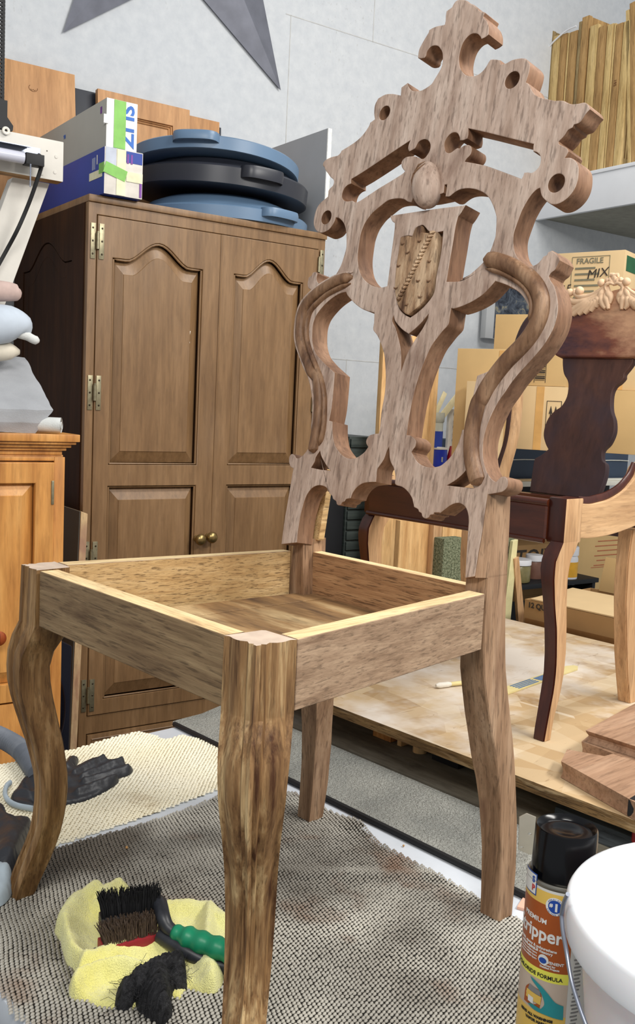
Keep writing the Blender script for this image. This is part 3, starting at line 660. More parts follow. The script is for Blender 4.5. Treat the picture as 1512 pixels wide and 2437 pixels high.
bm = bmesh.new(); box(bm, (0, .04, .081), (.915, 1.32, .018), None, .0006); bmesh.ops.recalc_face_normals(bm, faces=bm.faces[:])
for f in bm.faces: f.material_index = 0 if abs(f.normal.z) > .8 else 1
bobj('osb_sheet', bm, [M['osb'], M['osbedge']], osb, 30)
osb.location.x = .6905+.4575
def oz(u_, v_, z=.09): return pz(u_, v_, z)
M['pine'] = wood('pale_pine', (236, 200, 148), (222, 180, 124), (190, 142, 88), 'Z', 4, 8, .25, .75, .2)
M['orangepine'] = wood('orange_pine', (214, 158, 92), (188, 126, 66), (146, 88, 40), 'Z', 4, 8, .25, .75, .25)
# supports under the sheet
tb = thing('trestle_table', 'dark table carrying the strand board behind the grey slab', 'table', (1.15, .3, FLOOR))
boxo('table_top', (.09, 0, -FLOOR+.0385), (.62, 1.2, .03), M['dark'], tb)
for x in (-.12, .36):
    for y in (-.5, .5): boxo('leg', (x, y, (-FLOOR+.02)/2), (.06, .06, -FLOOR+.02), M['dark'], tb)
for (a, b, c_, nm, lab, mt, cat) in [(882, 925, 1775, 'wood_block', 'square brown wooden block under the front edge of the strand board', 'orangepine', 'block'), (940, 950, 1786, 'wood_strip', 'thin pale strip standing beside the wooden roller', 'pine', 'strip'), (1022, 1086, 1830, 'black_block', 'black block propping up the strand board edge', 'dark', 'block')]:
    p = px(a, c_, .775); q = px(b, c_, .775)
    o = boxo(nm, ((.775+.03), (p[1]+q[1])/2, .0455), (.05, abs(p[1]-q[1]), .052), M[mt]); props(o, lab, cat)
p = px(978, 1790, .765); bm = bmesh.new(); lathe(bm, [(.0, -.026), (.013, -.026), (.013, .026), (0, .026)], 24); o = bobj('wooden_roller', bm, M['pine']); o.location = (.79, p[1], .0455)
props(o, 'round pale wooden roller standing under the strand board edge', 'roller')
# ================================================================== BROWN WARDROBE
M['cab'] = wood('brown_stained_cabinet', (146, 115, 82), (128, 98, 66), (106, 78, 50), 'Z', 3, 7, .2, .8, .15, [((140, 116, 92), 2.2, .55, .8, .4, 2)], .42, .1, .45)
M['cabd'] = wood('brown_stain_shaded_side', (70, 42, 22), (54, 31, 15), (38, 21, 10), 'Z', 3, 7, .2, .8, .15, [], .6, .1, .12)  # cabinet brown darkened, the shade on the side is put into the colour
M['brass'] = plain('antique_brass', (150, 128, 84), .32, .9, .15, 60)
M['pewter'] = plain('aged_brass_hinge', (150, 142, 116), .4, .8, .2, 90)
M['screw'] = plain('dark_screw', (70, 62, 50), .4, .8)
cab = thing('wardrobe', 'tall brown cabinet with two arched raised panel doors and brass knobs', 'cabinet', wl(0, 0, FLOOR), WY)
def cz(z): return z-FLOOR
CWd, CT = .724, 1.138
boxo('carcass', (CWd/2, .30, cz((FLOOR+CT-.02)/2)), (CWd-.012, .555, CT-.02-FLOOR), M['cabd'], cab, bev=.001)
boxo('top_board', (CWd/2, .291, cz(CT-.009)), (CWd+.004, .594, .018), M['cab'], cab, bev=.003)
XZ = lambda y: frame((0, y, 0), (1, 0, 0), (0, 0, 1), (0, 1, 0))
# face frame
u0, u1, zd0, zd1 = .0225, .7005, -.213, 1.091
fo = [(0, cz(FLOOR)), (CWd, cz(FLOOR)), (CWd, cz(CT-.018)), (0, cz(CT-.018))]
fh = [(u0, cz(zd0)), (u1, cz(zd0)), (u1, cz(zd1)), (u0, cz(zd1))]
fd1 = [(u0, cz(-.56)), (.336, cz(-.56)), (.336, cz(-.262)), (u0, cz(-.262))]; fd2 = [(.342, cz(-.56)), (u1, cz(-.56)), (u1, cz(-.262)), (.342, cz(-.262))]
plate('face_frame', [fo, fh, fd1, fd2], .022, XZ(0), M['cab'], cab, bevel=.0015, sub=1)
def rect(a, b, c, d): return [(a, c), (b, c), (b, d), (a, d)]
def arch(a, b, z0, zs, zp, sh=.16, n=22):
    P = [(a, z0), (b, z0), (b, zs)]
    for k in range(1, n):
        t = k/n; u = b+(a-b)*t
        s = 0 if (t < sh or t > 1-sh) else .5-.5*math.cos(2*math.pi*(t-sh)/(1-2*sh))
        s = s**.8
        P.append((u, zs+(zp-zs)*s))
    P.append((a, zs)); return P
def scale_loop(P, d):
    """shrink a loop by moving points along inward normals (approx)"""
    n = len(P); out = []
    ar = sum(P[i][0]*P[(i+1) % n][1]-P[(i+1) % n][0]*P[i][1] for i in range(n)); sg = 1 if ar > 0 else -1
    for i in range(n):
        a, b, c = np.array(P[i-1]), np.array(P[i]), np.array(P[(i+1) % n]); t1 = (b-a)/np.linalg.norm(b-a); t2 = (c-b)/np.linalg.norm(c-b)
        n1 = np.array([-t1[1], t1[0]])*sg; n2 = np.array([-t2[1], t2[0]])*sg; m_ = n1+n2; m_ /= max(1e-6, m_@m_/2)
        out.append(tuple(b+m_*d))
    return out
def raised(name, lo, li, y0, y1, Mx, mat, parent):
    bm = bmesh.new(); f = lambda p, y: Mx@Vector((p[0], p[1], y))
    n = len(lo); a = [bm.verts.new(f(p, y0)) for p in lo]; b = [bm.verts.new(f(p, y1)) for p in li]; c = [bm.verts.new(f(p, y1-.0016)) for p in scale_loop(li, .0012)]
    d = [bm.verts.new(f(p, y0+.006)) for p in lo]
    for i in range(n):
        j = (i+1) % n
        for s, e in ((a, b), (b, c), (d, a)): bm.faces.new([s[i], s[j], e[j], e[i]])
    bm.faces.new(c); bm.faces.new(d)
    return bobj(name, bm, mat, parent, 20)
def door_(ua, ub, name='door'):
    yf = -.004
    L1 = arch(ua+.042, ub-.053 if ua < .1 else ub-.05, cz(.460), cz(.989), cz(1.041))
    a1, b1 = L1[0][0], L1[1][0]
    L2 = rect(a1, b1, cz(-.170), cz(.404))
    d = plate(name, [rect(ua, ub, cz(zd0+.002), cz(zd1-.002)), L1, L2], .020, XZ(yf), M['cab'], cab, bevel=.0018, sub=1)
    for L, arc in ((L1, 1), (L2, 0)):
        # bead round the opening
        bm = bmesh.new(); q = scale_loop(L, .0030); q2 = q+[q[0]]
        tube(bm, [(p[0], yf+.0048, p[1]) for p in q2], .0030, 8)
        bobj('panel_bead', bm, M['cab'], d)
        if arc: inn = arch(a1+.031, b1-.031, cz(.495), cz(.951), cz(1.003), .12)
        else: inn = rect(a1+.031, b1-.029, cz(-.131), cz(.367))
        out_ = scale_loop(L, .0055)
        raised('raised_panel', out_, inn, yf+.0165, yf+.0035, XZ(0), M['cab'], d)
    return d
d1 = door_(.0235, .3765); d2 = door_(.3785, .6995)
bm = bmesh.new(); tube(bm, [(.3775, -.0045, cz(zd0+.003)), (.3775, -.0045, cz(zd1-.003))], .0024, 6); bobj('centre_bead', bm, M['cab'], cab)
def knob(parent, pxy):
    q = pw(pxy[0], pxy[1], -.027); bm = bmesh.new()
    lathe(bm, [(.0, 0), (.0095, .0), (.0095, .003), (.005, .006), (.0045, .013), (.0085, .0165), (.0155, .022), (.0162, .028), (.0125, .034), (.006, .0368), (0, .0375)], 28)
    bmesh.ops.transform(bm, matrix=Matrix.Translation((q[0], -.004, cz(q[1])))@Matrix.Rotation(R(90), 4, 'X'), verts=bm.verts[:])
    bobj('knob', bm, M['brass'], parent, 60)
knob(d1, (477, 1284)); knob(d2, (504, 1279))
def hinge(u, z, parent):
    h = .088
    hl = boxo('hinge', (u-.0105, -.0012, cz(z)), (.013, .0024, h), M['pewter'], parent, bev=.0004)
    boxo('hinge_leaf', (u+.0105, -.0052, cz(z)), (.013, .0024, h), M['pewter'], hl, bev=.0004)
    bm = bmesh.new(); tube(bm, [(u, -.0075, cz(z-.020)), (u, -.0075, cz(z+.020))], .0042, 10); tube(bm, [(u, -.0075, cz(z+.0205)), (u, -.0075, cz(z+.024))], .0032, 10)
    bobj('hinge_barrel', bm, M['pewter'], hl, 40).__setitem__('kind', 'stuff')
    bm = bmesh.new()
    for k in (-.032, .0, .032):
        for uu, yy in ((u-.0115, -.0026), (u+.0115, -.0066)):
            lathe_pts = [(uu+.0026*math.cos(a), yy, cz(z+k)+.0026*math.sin(a)) for a in [2*math.pi*i/10 for i in range(10)]]
            v = [bm.verts.new(p) for p in lathe_pts]; v2 = [bm.verts.new((p[0]*.5+uu*.5, yy-.0012, p[2]*.5+cz(z+k)*.5)) for p in lathe_pts]
            for i in range(10): bm.faces.new([v[i], v[(i+1) % 10], v2[(i+1) % 10], v2[i]])
            bm.faces.new(v2)
    bobj('hinge_screws', bm, M['screw'], hl).__setitem__('kind', 'stuff')
for z in (1.025, .645, .215, -.155): hinge(.0232, z, cab)
for z in (1.045, .640, .215): hinge(.7000, z, cab)
for (a, b) in ((u0+.002, .334), (.344, u1-.002)):
    dd = boxo('drawer', ((a+b)/2, .006, cz(-.411)), (b-a, .02, .292), M['cab'], cab, bev=.002)
    bm = bmesh.new(); q = rect(a+.012, b-.012, cz(-.545), cz(-.277)); q.append(q[0]); tube(bm, [(p[0], -.0045, p[1]) for p in q], .0028, 6); bobj('drawer_bead', bm, M['cab'], dd)
# side with an arched panel
YZ = frame((0, 0, 0), (0, -1, 0), (0, 0, 1), (-1, 0, 0))     # local x = -v, y = z, z = -u
def sarch(a, b, z0, zs, zp, sh=.12): return [(-p[0], p[1]) for p in arch(a, b, z0, zs, zp, sh)]
so = [(-.585, cz(FLOOR)), (-.022, cz(FLOOR)), (-.022, cz(CT-.018)), (-.585, cz(CT-.018))]
S1 = sarch(.105, .50, cz(.30), cz(.985), cz(1.05)); S2 = [(-p[0], p[1]) for p in rect(.105, .50, cz(-.6), cz(.24))]
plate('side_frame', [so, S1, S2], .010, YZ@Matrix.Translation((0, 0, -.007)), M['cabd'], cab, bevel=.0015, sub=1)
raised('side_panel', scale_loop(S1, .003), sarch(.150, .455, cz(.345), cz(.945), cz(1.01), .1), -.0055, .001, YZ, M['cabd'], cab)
# marks on the doors
M['white'] = plain('white_paint_fleck', (226, 220, 208), .7)
for (a, b, L, ang) in [(448, 680, .007, 0), (452, 792, .010, 80), (451, 815, .004, 90), (404, 912, .011, 25), (718, 597, .005, 0)]:
    q = pw(a, b, -.001); boxo('paint_fleck', (q[0], -.0008 if a < 500 or a > 0 else 0, cz(q[1])), (L, .0012, .0022), M['white'], cab, Matrix.Rotation(R(-ang), 3, 'Y'), bev=0)
# ================================================================== THINGS ON THE WARDROBE
M['beech'] = wood('orange_beech_door', (208, 160, 112), (190, 142, 96), (166, 118, 76), 'Z', 3, 5, .2, .8, .1, [], .5, .1)
M['navy'] = plain('dark_navy_board', (34, 38, 48), .5)
def wthing(name, label, cat, u, v, z, group=None): return thing(name, label, cat, wl(u, v, z), WY, group)
TOPZ = CT+.001
def leanpanel(name, label, cat, ua, ub, ztop, vtop, vbot, th, mat):
    """board standing on the wardrobe and leaning back on the wall"""
    r_ = wthing(name, label, cat, ua, vbot, TOPZ); h = math.hypot(ztop-TOPZ, vtop-vbot); a = math.atan2(vtop-vbot, ztop-TOPZ)
    r_.rotation_euler = (-a, 0, WY)
    r_.rotation_mode = 'XYZ'
    return r_, h, ub-ua
vl = .555
qa = pw(5, 165, vl); qb = pw(178, 182, vl)
dr, h, wd = leanpanel('cabinet_door', 'plain orange beech door back with pencilled circle, leaning on the white wall', 'cabinet door', qa[0]-.25, qb[0], qb[1]+.005, vl, vl-.05, .018, None)
boxo('door_slab', (wd/2, .009, h/2), (wd, .018, h), M['beech'], dr, bev=.001)
M['pencil'] = plain('pencil_mark', (110, 70, 40), .8)
q = pw(77, 209, vl); bm = bmesh.new(); cu_, cz_ = q[0]-(qa[0]-.25), q[1]-TOPZ
tube(bm, [(cu_+.013*math.cos(a), -.0004, cz_+.010*math.sin(a)) for a in [math.pi*(.75+k*1.3/12) for k in range(13)]], .0007, 5); tube(bm, [(cu_-.008+.004*k, -.0004, cz_-.004-.003*(k % 2)) for k in range(5)], .0006, 5)
pc = bobj('pencil_circle', bm, M['pencil'], dr); pc['kind'] = 'stuff'
qa = pw(160, 210, .565); qb = pw(236, 222, .565)
nb, h, wd = leanpanel('dark_board', 'dark navy board between the two beech doors', 'board', qa[0], qb[0]+.03, qb[1]+.004, .58, .55, .01, None)
boxo('board_sheet', (wd/2, .004, h/2), (wd, .008, h), M['navy'], nb)
qa = pw(233, 210, .548); qb = pw(452, 262, .548)
dr, h, wd = leanpanel('cabinet_door', 'orange beech door with a beaded recessed panel behind the white carton', 'cabinet door', qa[0], qb[0], (qa[1]+qb[1])/2, .548, .522, .02, None)
XZ2 = frame((0, 0, 0), (1, 0, 0), (0, 0, 1), (0, 1, 0))
plate('door_frame', [rect(0, wd, 0, h), rect(.06, wd-.06, .06, h-.062)], .02, XZ2, M['beech'], dr, bevel=.001, sub=1)
bm = bmesh.new()
for dd_ in (.004, .011): 
    q = rect(.06+dd_, wd-.06-dd_, .06+dd_, h-.062-dd_); q.append(q[0]); tube(bm, [(p[0], .004+dd_*.2, p[1]) for p in q], .0032, 6)
bobj('door_bead', bm, M['beech'], dr)['kind'] = 'stuff'
boxo('inset_panel', (wd/2, .012, h/2), (wd-.12, .008, h-.122), M['beech'], dr, bev=0)
qa = pw(453, 275, .584); qb = pw(523, 293, .584)
dr, h, wd = leanpanel('cabinet_door', 'narrow orange beech door right of the beaded one, above the blue lids', 'cabinet door', qa[0]-.1, qb[0], qb[1]+.003, .584, .574, .018, None)
boxo('door_slab', (wd/2, .009, h/2), (wd, .016, h), M['beech'], dr)
qa = pw(520, 297, .585); qb = pw(529, 303, .585)
dr, h, wd = leanpanel('dark_strip', 'thin dark strip behind the narrow beech door', 'strip', qa[0], qb[0], qb[1], .592, .580, .01, None)
boxo('strip_sheet', (wd/2, .003, h/2), (wd, .006, h), M['navy'], dr)
# drywall offcut, edge towards us
M['grey'] = plain('grey_board_face', (176, 178, 180), .85, 0, .05, 5); M['gyp'] = plain('gypsum_edge', (228, 228, 222), .9, 0, .15, 90, bump=.6, bscale=300)
vf = .10; q = pw(781, 420, vf); qt = pw(783, 305, vf); ue = q[0]
db = wthing('drywall_offcut', 'grey drywall offcut with rough white edge standing right of the lids', 'drywall', ue, vf, TOPZ)
hh = qt[1]-TOPZ
bm = bmesh.new(); box(bm, (0, .24, hh/2), (.0135, .48, hh)); bobj('gypsum_core', bm, M['gyp'], db)
boxo('paper_face', (-.0074, .2405, hh/2), (.0012, .477, hh-.001), M['grey'], db, bev=0); boxo('paper_face', (.0074, .2405, hh/2), (.0012, .477, hh-.001), M['grey'], db, bev=0)
# lids
M['lidblue'] = plain('blue_grey_plastic', (98, 124, 152), .38, 0, .05, 8, .5); M['lidblack'] = plain('black_plastic', (46, 48, 56), .35, 0, .1, 8, .5); M['lidclear'] = plain('scuffed_grey_rim', (120, 124, 130), .3, 0, .1)
def lid(label, u, v, z, tilt, tz_, mat, R_, crown=.055, hang=-20, rim=.03):
    r_ = thing('bin_lid', label, 'lid', wl(u, v, z), rot=(tilt[0], tilt[1], WY), group='round bin lids on the wardrobe')
    bm = bmesh.new()
    lathe(bm, [(R_-.004, 0), (R_, .001), (R_+.002, rim*.9), (R_-.002, rim), (R_-.012, rim+.004), (R_-.03, rim+.006), (R_-.05, rim+crown*.55), (R_-.09, rim+crown*.9), (R_*.4, rim+crown), (0, rim+crown+.002), (0, rim+crown-.002), (R_*.4, rim+crown-.004), (R_-.09, rim+crown*.9-.004), (R_-.052, rim+crown*.5), (R_-.034, rim+.002), (R_-.008, rim-.002), (R_-.006, .002), (R_-.004, 0)], 72)
    bobj('lid_shell', bm, mat, r_, 40)
    for s in (0, 180):
        a = R(hang+s); bm = bmesh.new()
        n = 15; ri = []; w2 = .105/R_
        for k in range(n):
            t = -1+2*k/(n-1); an = a+t*w2*.62; e = .026*(1-abs(t)**6)
            o_ = R_+.001; pr = [(o_-.004, rim*.55), (o_+e, rim*.42), (o_+e+.003, rim*.8), (o_+e, rim+.003), (o_-.006, rim+.003)]
            ri.append([(p*math.cos(an), p*math.sin(an), z_) for p, z_ in pr])
        loft(bm, ri); bobj('handle', bm, mat, r_, 45)
    return r_
lr = .262
uc = pw(705, 530, .25)[0]-lr-.012
lid('blue grey round bin lid lying lowest, on the wardrobe top', uc, .25, TOPZ, (0, 0), 0, M['lidblue'], lr, .05, -78, .036)
lid('black round bin lid between the two blue ones', uc-.002, .25, TOPZ+.094, (R(1.5), R(1.5)), 0, M['lidblack'], lr-.002, .045, -92, .05)
lid('blue grey round bin lid tilted on top of the black one', uc-.025, .252, TOPZ+.158, (R(-4), R(3.2)), 0, M['lidblue'], lr-.010, .026, -130, .036)
# cartons
M['kraftgrey'] = plain('grey_carton', (176, 174, 166), .8, 0, .05, 6); M['cwhite'] = plain('white_carton_end', (236, 236, 234), .6); M['cblue'] = plain('blue_carton', (30, 62, 150), .5, 0, .15, 5)
M['green'] = plain('green_tape', (132, 190, 96), .6); M['cream'] = plain('masking_tape', (226, 224, 190), .7); M['lgrey'] = plain('silver_tape', (186, 192, 206), .6); M['ink'] = plain('blue_ink', (44, 104, 190), .5); M['red'] = plain('red_print', (190, 60, 60), .6); M['purple'] = plain('purple_print', (120, 70, 150), .6)
q0, q1 = pw(247, 466, -.03), pw(341, 362, -.03)
b1 = wthing('carton', 'long blue carton taped with green and cream tape, under the white one', 'box', q0[0], -.03, TOPZ)
w1, h1 = q1[0]-q0[0], .1135
bm = bmesh.new(); box(bm, (w1/2, .25, h1/2), (w1, .50, h1), None, .001); bmesh.ops.recalc_face_normals(bm, faces=bm.faces[:])
for f in bm.faces: f.material_index = 1 if f.normal.y < -.9 else 0
bobj('carton_body', bm, [M['cblue'], plain('carton_end', (214, 208, 200), .7)], b1)
def lab(name, parent, x, z, w_, h_, mat, y=-.0006, th=.0008, rot=0): return boxo(name, (x, y, z), (w_, th, h_), mat, parent, Matrix.Rotation(R(rot), 3, 'Y'), bev=0)
lab('tape', b1, w1*.16, h1*.72, w1*.27, h1*.55, M['lgrey']); lab('tape', b1, w1*.43, h1*.5, w1*.23, h1*.98, M['cream'], -.0010)
lab('print', b1, w1*.77, h1*.86, w1*.42, h1*.24, M['cblue']); lab('print', b1, w1*.60, h1*.82, w1*.05, h1*.2, M['purple'], -.0012); lab('print', b1, w1*.70, h1*.82, w1*.05, h1*.2, M['purple'], -.0012)
lab('tape', b1, w1*.78, h1*.44, w1*.43, h1*.21, M['cream'], -.0014); lab('tape', b1, w1*.28, h1*.50, w1*.58, h1*.24, M['green'], -.0018, rot=16); lab('print', b1, w1*.95, h1*.2, w1*.06, h1*.34, M['purple'], -.0012)
def slab_(name, parent, y, z, w_, h_, mat, x=-.0006, rot=0): return boxo(name, (x, y, z), (.0008, w_, h_), mat, parent, Matrix.Rotation(R(rot), 3, 'X'), bev=0)
slab_('tape', b1, .055, h1*.46, .085, h1*.17, M['cream']); slab_('tape', b1, .015, h1*.56, .034, h1*.22, M['green'], -.0012)
for k in range(3): slab_('print', b1, .062+.008*k, h1*.72, .0022, h1*.26, M['lgrey'])
slab_('print', b1, .047, h1*.78, .004, h1*.2, M['white'])
q0 = pw(252, 352, -.025); q1 = pw(328, 250, -.025); w2 = q1[0]-q0[0]; h2 = .117
b2 = wthing('carton', 'long grey and white carton with green tape, on top of the blue one', 'box', q0[0], -.025, TOPZ+h1+.0008)
bm = bmesh.new(); box(bm, (w2/2, .27, h2/2), (w2, .54, h2), None, .001); bmesh.ops.recalc_face_normals(bm, faces=bm.faces[:])
for f in bm.faces: f.material_index = 1 if f.normal.y < -.9 else 0
bobj('carton_body', bm, [M['kraftgrey'], M['cwhite']], b2)
lab('tape', b2, w2*.43, h2*.5, w2*.38, h2*.985, M['green'], -.0009)
text('lettering', 'SUZ', w2*.62, frame((w2*.46, -.0008, h2*.94), (0, 0, -1), (1, 0, 0), (0, -1, 0)), M['ink'], b2, bold=.0012, sx=1.12)
lab('flap_tab', b2, -.002, h2*.56, .012, h2*.18, M['cwhite'], -.002, .003); slab_('flap_tab', b2, .007, h2*.56, .014, h2*.18, M['cwhite'], -.001)
for k in range(3): slab_('print', b2, .030+.004*k, h2*.80, .002, h2*.14, M['purple'])
text('lettering', '90', .016, frame((-.0008, .30, h2*.62), (0, -1, 0), (0, 0, 1), (-1, 0, 0)), M['ink'], b2)
# ================================================================== WALL STAR
M['galv'] = plain('galvanised_star', (112, 114, 124), .5, .35, .12, 20)
st = thing('barn_star', 'large grey five pointed metal star on the white wall', 'wall decoration', wl(.53, KW-KC-.004, 2.256), WY)
bm = bmesh.new(); ap = bm.verts.new((0, -.075, 0)); P = []
for k in range(10):
    a = R(90+36*k); rr = .663 if k % 2 == 0 else .262; P.append(bm.verts.new((rr*math.cos(a), -.006, rr*math.sin(a))))
Q = [bm.verts.new((v.co.x*.985, .003, v.co.z*.985)) for v in P]
for k in range(10): bm.faces.new([ap, P[k], P[(k+1) % 10]]); bm.faces.new([P[k], Q[k], Q[(k+1) % 10], P[(k+1) % 10]])
bobj('star_body', bm, M['galv'], st, 0)
# ================================================================== SHELF AND FRAMES
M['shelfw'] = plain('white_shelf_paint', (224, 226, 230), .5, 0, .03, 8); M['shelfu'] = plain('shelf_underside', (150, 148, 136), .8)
us_, zb = pw(1272, 524, KW-KC); zt = zb+.142
sf = wthing('wall_shelf', 'deep white painted shelf on the upper right holding wooden frames', 'shelf', us_, 0, 0)
vb = KW-KC-.001; vfr = -.95
def sl(a, b, c, d, e, f_, nm, mt): return boxo(nm, ((a+b)/2, (c+d)/2, (e+f_)/2), (b-a, d-c, f_-e), mt, sf, bev=.0015)
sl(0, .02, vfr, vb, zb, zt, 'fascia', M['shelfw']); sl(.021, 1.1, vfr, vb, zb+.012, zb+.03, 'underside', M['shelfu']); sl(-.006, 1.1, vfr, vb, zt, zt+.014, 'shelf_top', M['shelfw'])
M['slat1'] = wood('frame_slat_pale', (226, 200, 148), (206, 178, 122), (164, 132, 80), 'Z', 5, 9, .25, .75, .3, [], .8)
M['slat2'] = wood('frame_slat_tan', (202, 166, 114), (178, 142, 92), (132, 100, 60), 'Z', 5, 9, .25, .75, .3, [], .8)
M['slat3'] = wood('frame_slat_grey', (176, 156, 116), (146, 126, 88), (100, 82, 54), 'Z', 5, 9, .25, .75, .4, [], .8)
ups = us_+.03
xs_ = [(1300, 1306, 78, 2), (1306, 1324, 88, 0), (1325, 1340, 84, 1), (1341, 1345, 82, 0), (1346, 1364, 78, 1), (1365, 1372, 56, 2), (1372, 1389, 44, 1), (1392, 1412, 64, 0), (1413, 1432, 66, 1), (1433, 1448, 62, 0), (1449, 1453, 60, 0), (1454, 1470, 60, 1), (1471, 1489, 54, 0)]
shd = ['1', '2', '3']
for i, (a, b, yt, sh_) in enumerate(xs_):
    ym = 230; va, _ = pu(a+.6, ym, ups); vb_, _ = pu(b-.4, ym, ups); zt_ = pu((a+b)/2, yt, ups)[1]
    r_ = wthing('stretcher_frame', ['wooden frame standing on edge, first at the wall end of the shelf row', 'pale wooden frame standing second from the wall on the shelf', 'tan wooden frame standing third from the wall on the shelf', 'very thin pale frame beside the third frame of the shelf row', 'tan wooden frame numbered on its edge, fifth from the wall', 'grey weathered frame edge sixth from the wall on the shelf', 'tall pinkish frame with torn paper top, seventh from the wall', 'pale wooden frame just right of the dark gap in the row', 'orange tan frame second right of the dark gap', 'pale frame third right of the dark gap', 'thin pale frame fourth right of the dark gap', 'tan frame numbered 195 on its edge', 'pale frame next to the leaning frame at the row end'][i], 'frame', ups, (va+vb_)/2, zt+.016, 'wooden frames in the shelf row')
    w_ = abs(va-vb_); hh = max(.3, zt_-zt-.016); mt = M['slat'+shd[sh_]]
    boxo('frame_edge', (.011, 0, hh/2), (.02, w_, hh), mt, r_, bev=.001)
    boxo('frame_rail', (.22, 0, .02), (.395, w_*.9, .035), mt, r_, bev=.001); boxo('frame_rail', (.22, 0, hh-.02), (.395, w_*.9, .035), mt, r_, bev=.001)
    boxo('frame_edge', (.43, 0, hh/2), (.02, w_, hh), mt, r_, bev=.001)
    if i in (4, 11): text('lettering', '195' if i == 11 else '19', .018, frame((-.0004, .006, hh*.62 if i == 11 else hh*.40), (0, 0, -1), (0, -1, 0), (-1, 0, 0)), M['pencil'], r_)
va, _ = pu(1500, 230, ups)
r_ = wthing('stretcher_frame', 'tan wooden frame leaning at the right end of the shelf row', 'frame', ups, va-.022, zt+.016, 'wooden frames in the shelf row')
r_.rotation_euler = (R(-6.5), 0, WY)
boxo('frame_edge', (.011, .0, .30), (.02, .016, .60), M['slat1'], r_); boxo('frame_edge', (.011, -.024, .31), (.02, .028, .62), M['slat2'], r_); boxo('frame_rail', (.22, -.02, .02), (.395, .03, .035), M['slat2'], r_)
bm = bmesh.new()
pp = [pu(a, b, ups-.012) for a, b in [(1372, 62), (1350, 72), (1330, 88), (1312, 106), (1300, 124), (1296, 140)]]
tube(bm, [(0, p[0], p[1]) for p in crom([np.array(p) for p in pp], 4, False)], .0035, 8)
o = bobj('white_hose', bm, M['shelfw']); o.location = tuple(wl(ups-.012, 0, 0)-DN*0); o.rotation_euler = (0, 0, WY)
props(o, 'bent white plastic tube over the frames on the shelf', 'tube')
# ================================================================== LEFT SIDE
M['honey'] = wood('honey_pine', (224, 168, 98), (202, 142, 74), (162, 102, 46), 'Z', 3, 7, .25, .8, .15, [((150, 84, 36), 2.5, .6, .8, .4, 2)], .4, .1, .5)
P_ = CAM+ray((191, 1040))*2.1
vp = P_@DN-KC; up_ = P_@DX-O0
pc_ = thing('pine_cabinet', 'honey pine cabinet at the left edge under the grey cloth pile', 'cabinet', wl(up_, vp, FLOOR), WY)
zt_ = pw(100, 1033, vp)[1]; bu = pw(150, 1150, vp+.03)[0]-up_
def pb(nm, a, b, c, d, e, f_, mt, par=None, bev=.0015): return boxo(nm, ((a+b)/2, (c+d)/2, (e+f_)/2-FLOOR), (b-a, d-c, f_-e), mt, par or pc_, bev=bev)
pb('top_slab', -.62, 0, 0, .46, zt_-.016, zt_, M['honey'])
bm = bmesh.new()
for k, (o_, z1, z0_) in enumerate([(.006, .016, .022), (.014, .022, .029), (.022, .029, .036), (.029, .036, .046)]):
    box(bm, ((-.62-o_)/2, (o_+.46)/2, zt_-(z1+z0_)/2-FLOOR), (.62-o_, .46-o_, z0_-z1+.0006), None, .0018)
bobj('crown_moulding', bm, M['honey'], pc_)['kind'] = 'stuff'
pb('carcass', -.62, bu, .032, .46, FLOOR, zt_-.046, M['honey'])
du = pw(122, 1200, vp+.03)[0]-up_; zdt = pw(60, 1099, vp+.03)[1]; zdb = pw(10, 1668, vp+.03)[1]
pb('side_stile', du+.002, bu, .020, .032, FLOOR, zt_-.05, M['honey'])
pb('top_rail', -.62, du+.002, .020, .032, zdt+.003, zt_-.05, M['honey'])
pb('bottom_rail', -.62, du+.002, .014, .032, FLOOR, zdb-.004, M['honey'])
ou = pw(79, 1300, vp+.02)[0]-up_; ozt = pw(40, 1150, vp+.02)[1]; ozb = pw(5, 1628, vp+.02)[1]
dd = plate('door', [rect(-.60, du, zdb-FLOOR, zdt-FLOOR), rect(-.50, ou, ozb-FLOOR, ozt-FLOOR)], .018, XZ(.012), M['honey'], pc_, bevel=.002, sub=1)
raised('raised_panel', rect(-.499, ou-.001, ozb+.001-FLOOR, ozt-.001-FLOOR), rect(-.47, ou-.026, ozb+.026-FLOOR, ozt-.026-FLOOR), .026, .015, XZ(0), M['honey'], dd)
q = pw(1, 1517, vp); bm = bmesh.new(); lathe(bm, [(0, 0), (.009, 0), (.008, .01), (.015, .016), (.016, .022), (.010, .027), (0, .028)], 24)
bmesh.ops.transform(bm, matrix=Matrix.Translation((q[0]-up_-.006, .012, q[1]-FLOOR))@Matrix.Rotation(R(90), 4, 'X'), verts=bm.verts[:]); bobj('knob', bm, wood('red_knob', (170, 84, 36), (140, 60, 24), (100, 40, 16), 'Z'), dd)
q = pw(124, 1172, vp+.015); boxo('hinge', (q[0]-up_, .013, q[1]-FLOOR), (.006, .006, .052), M['pewter'], pc_)
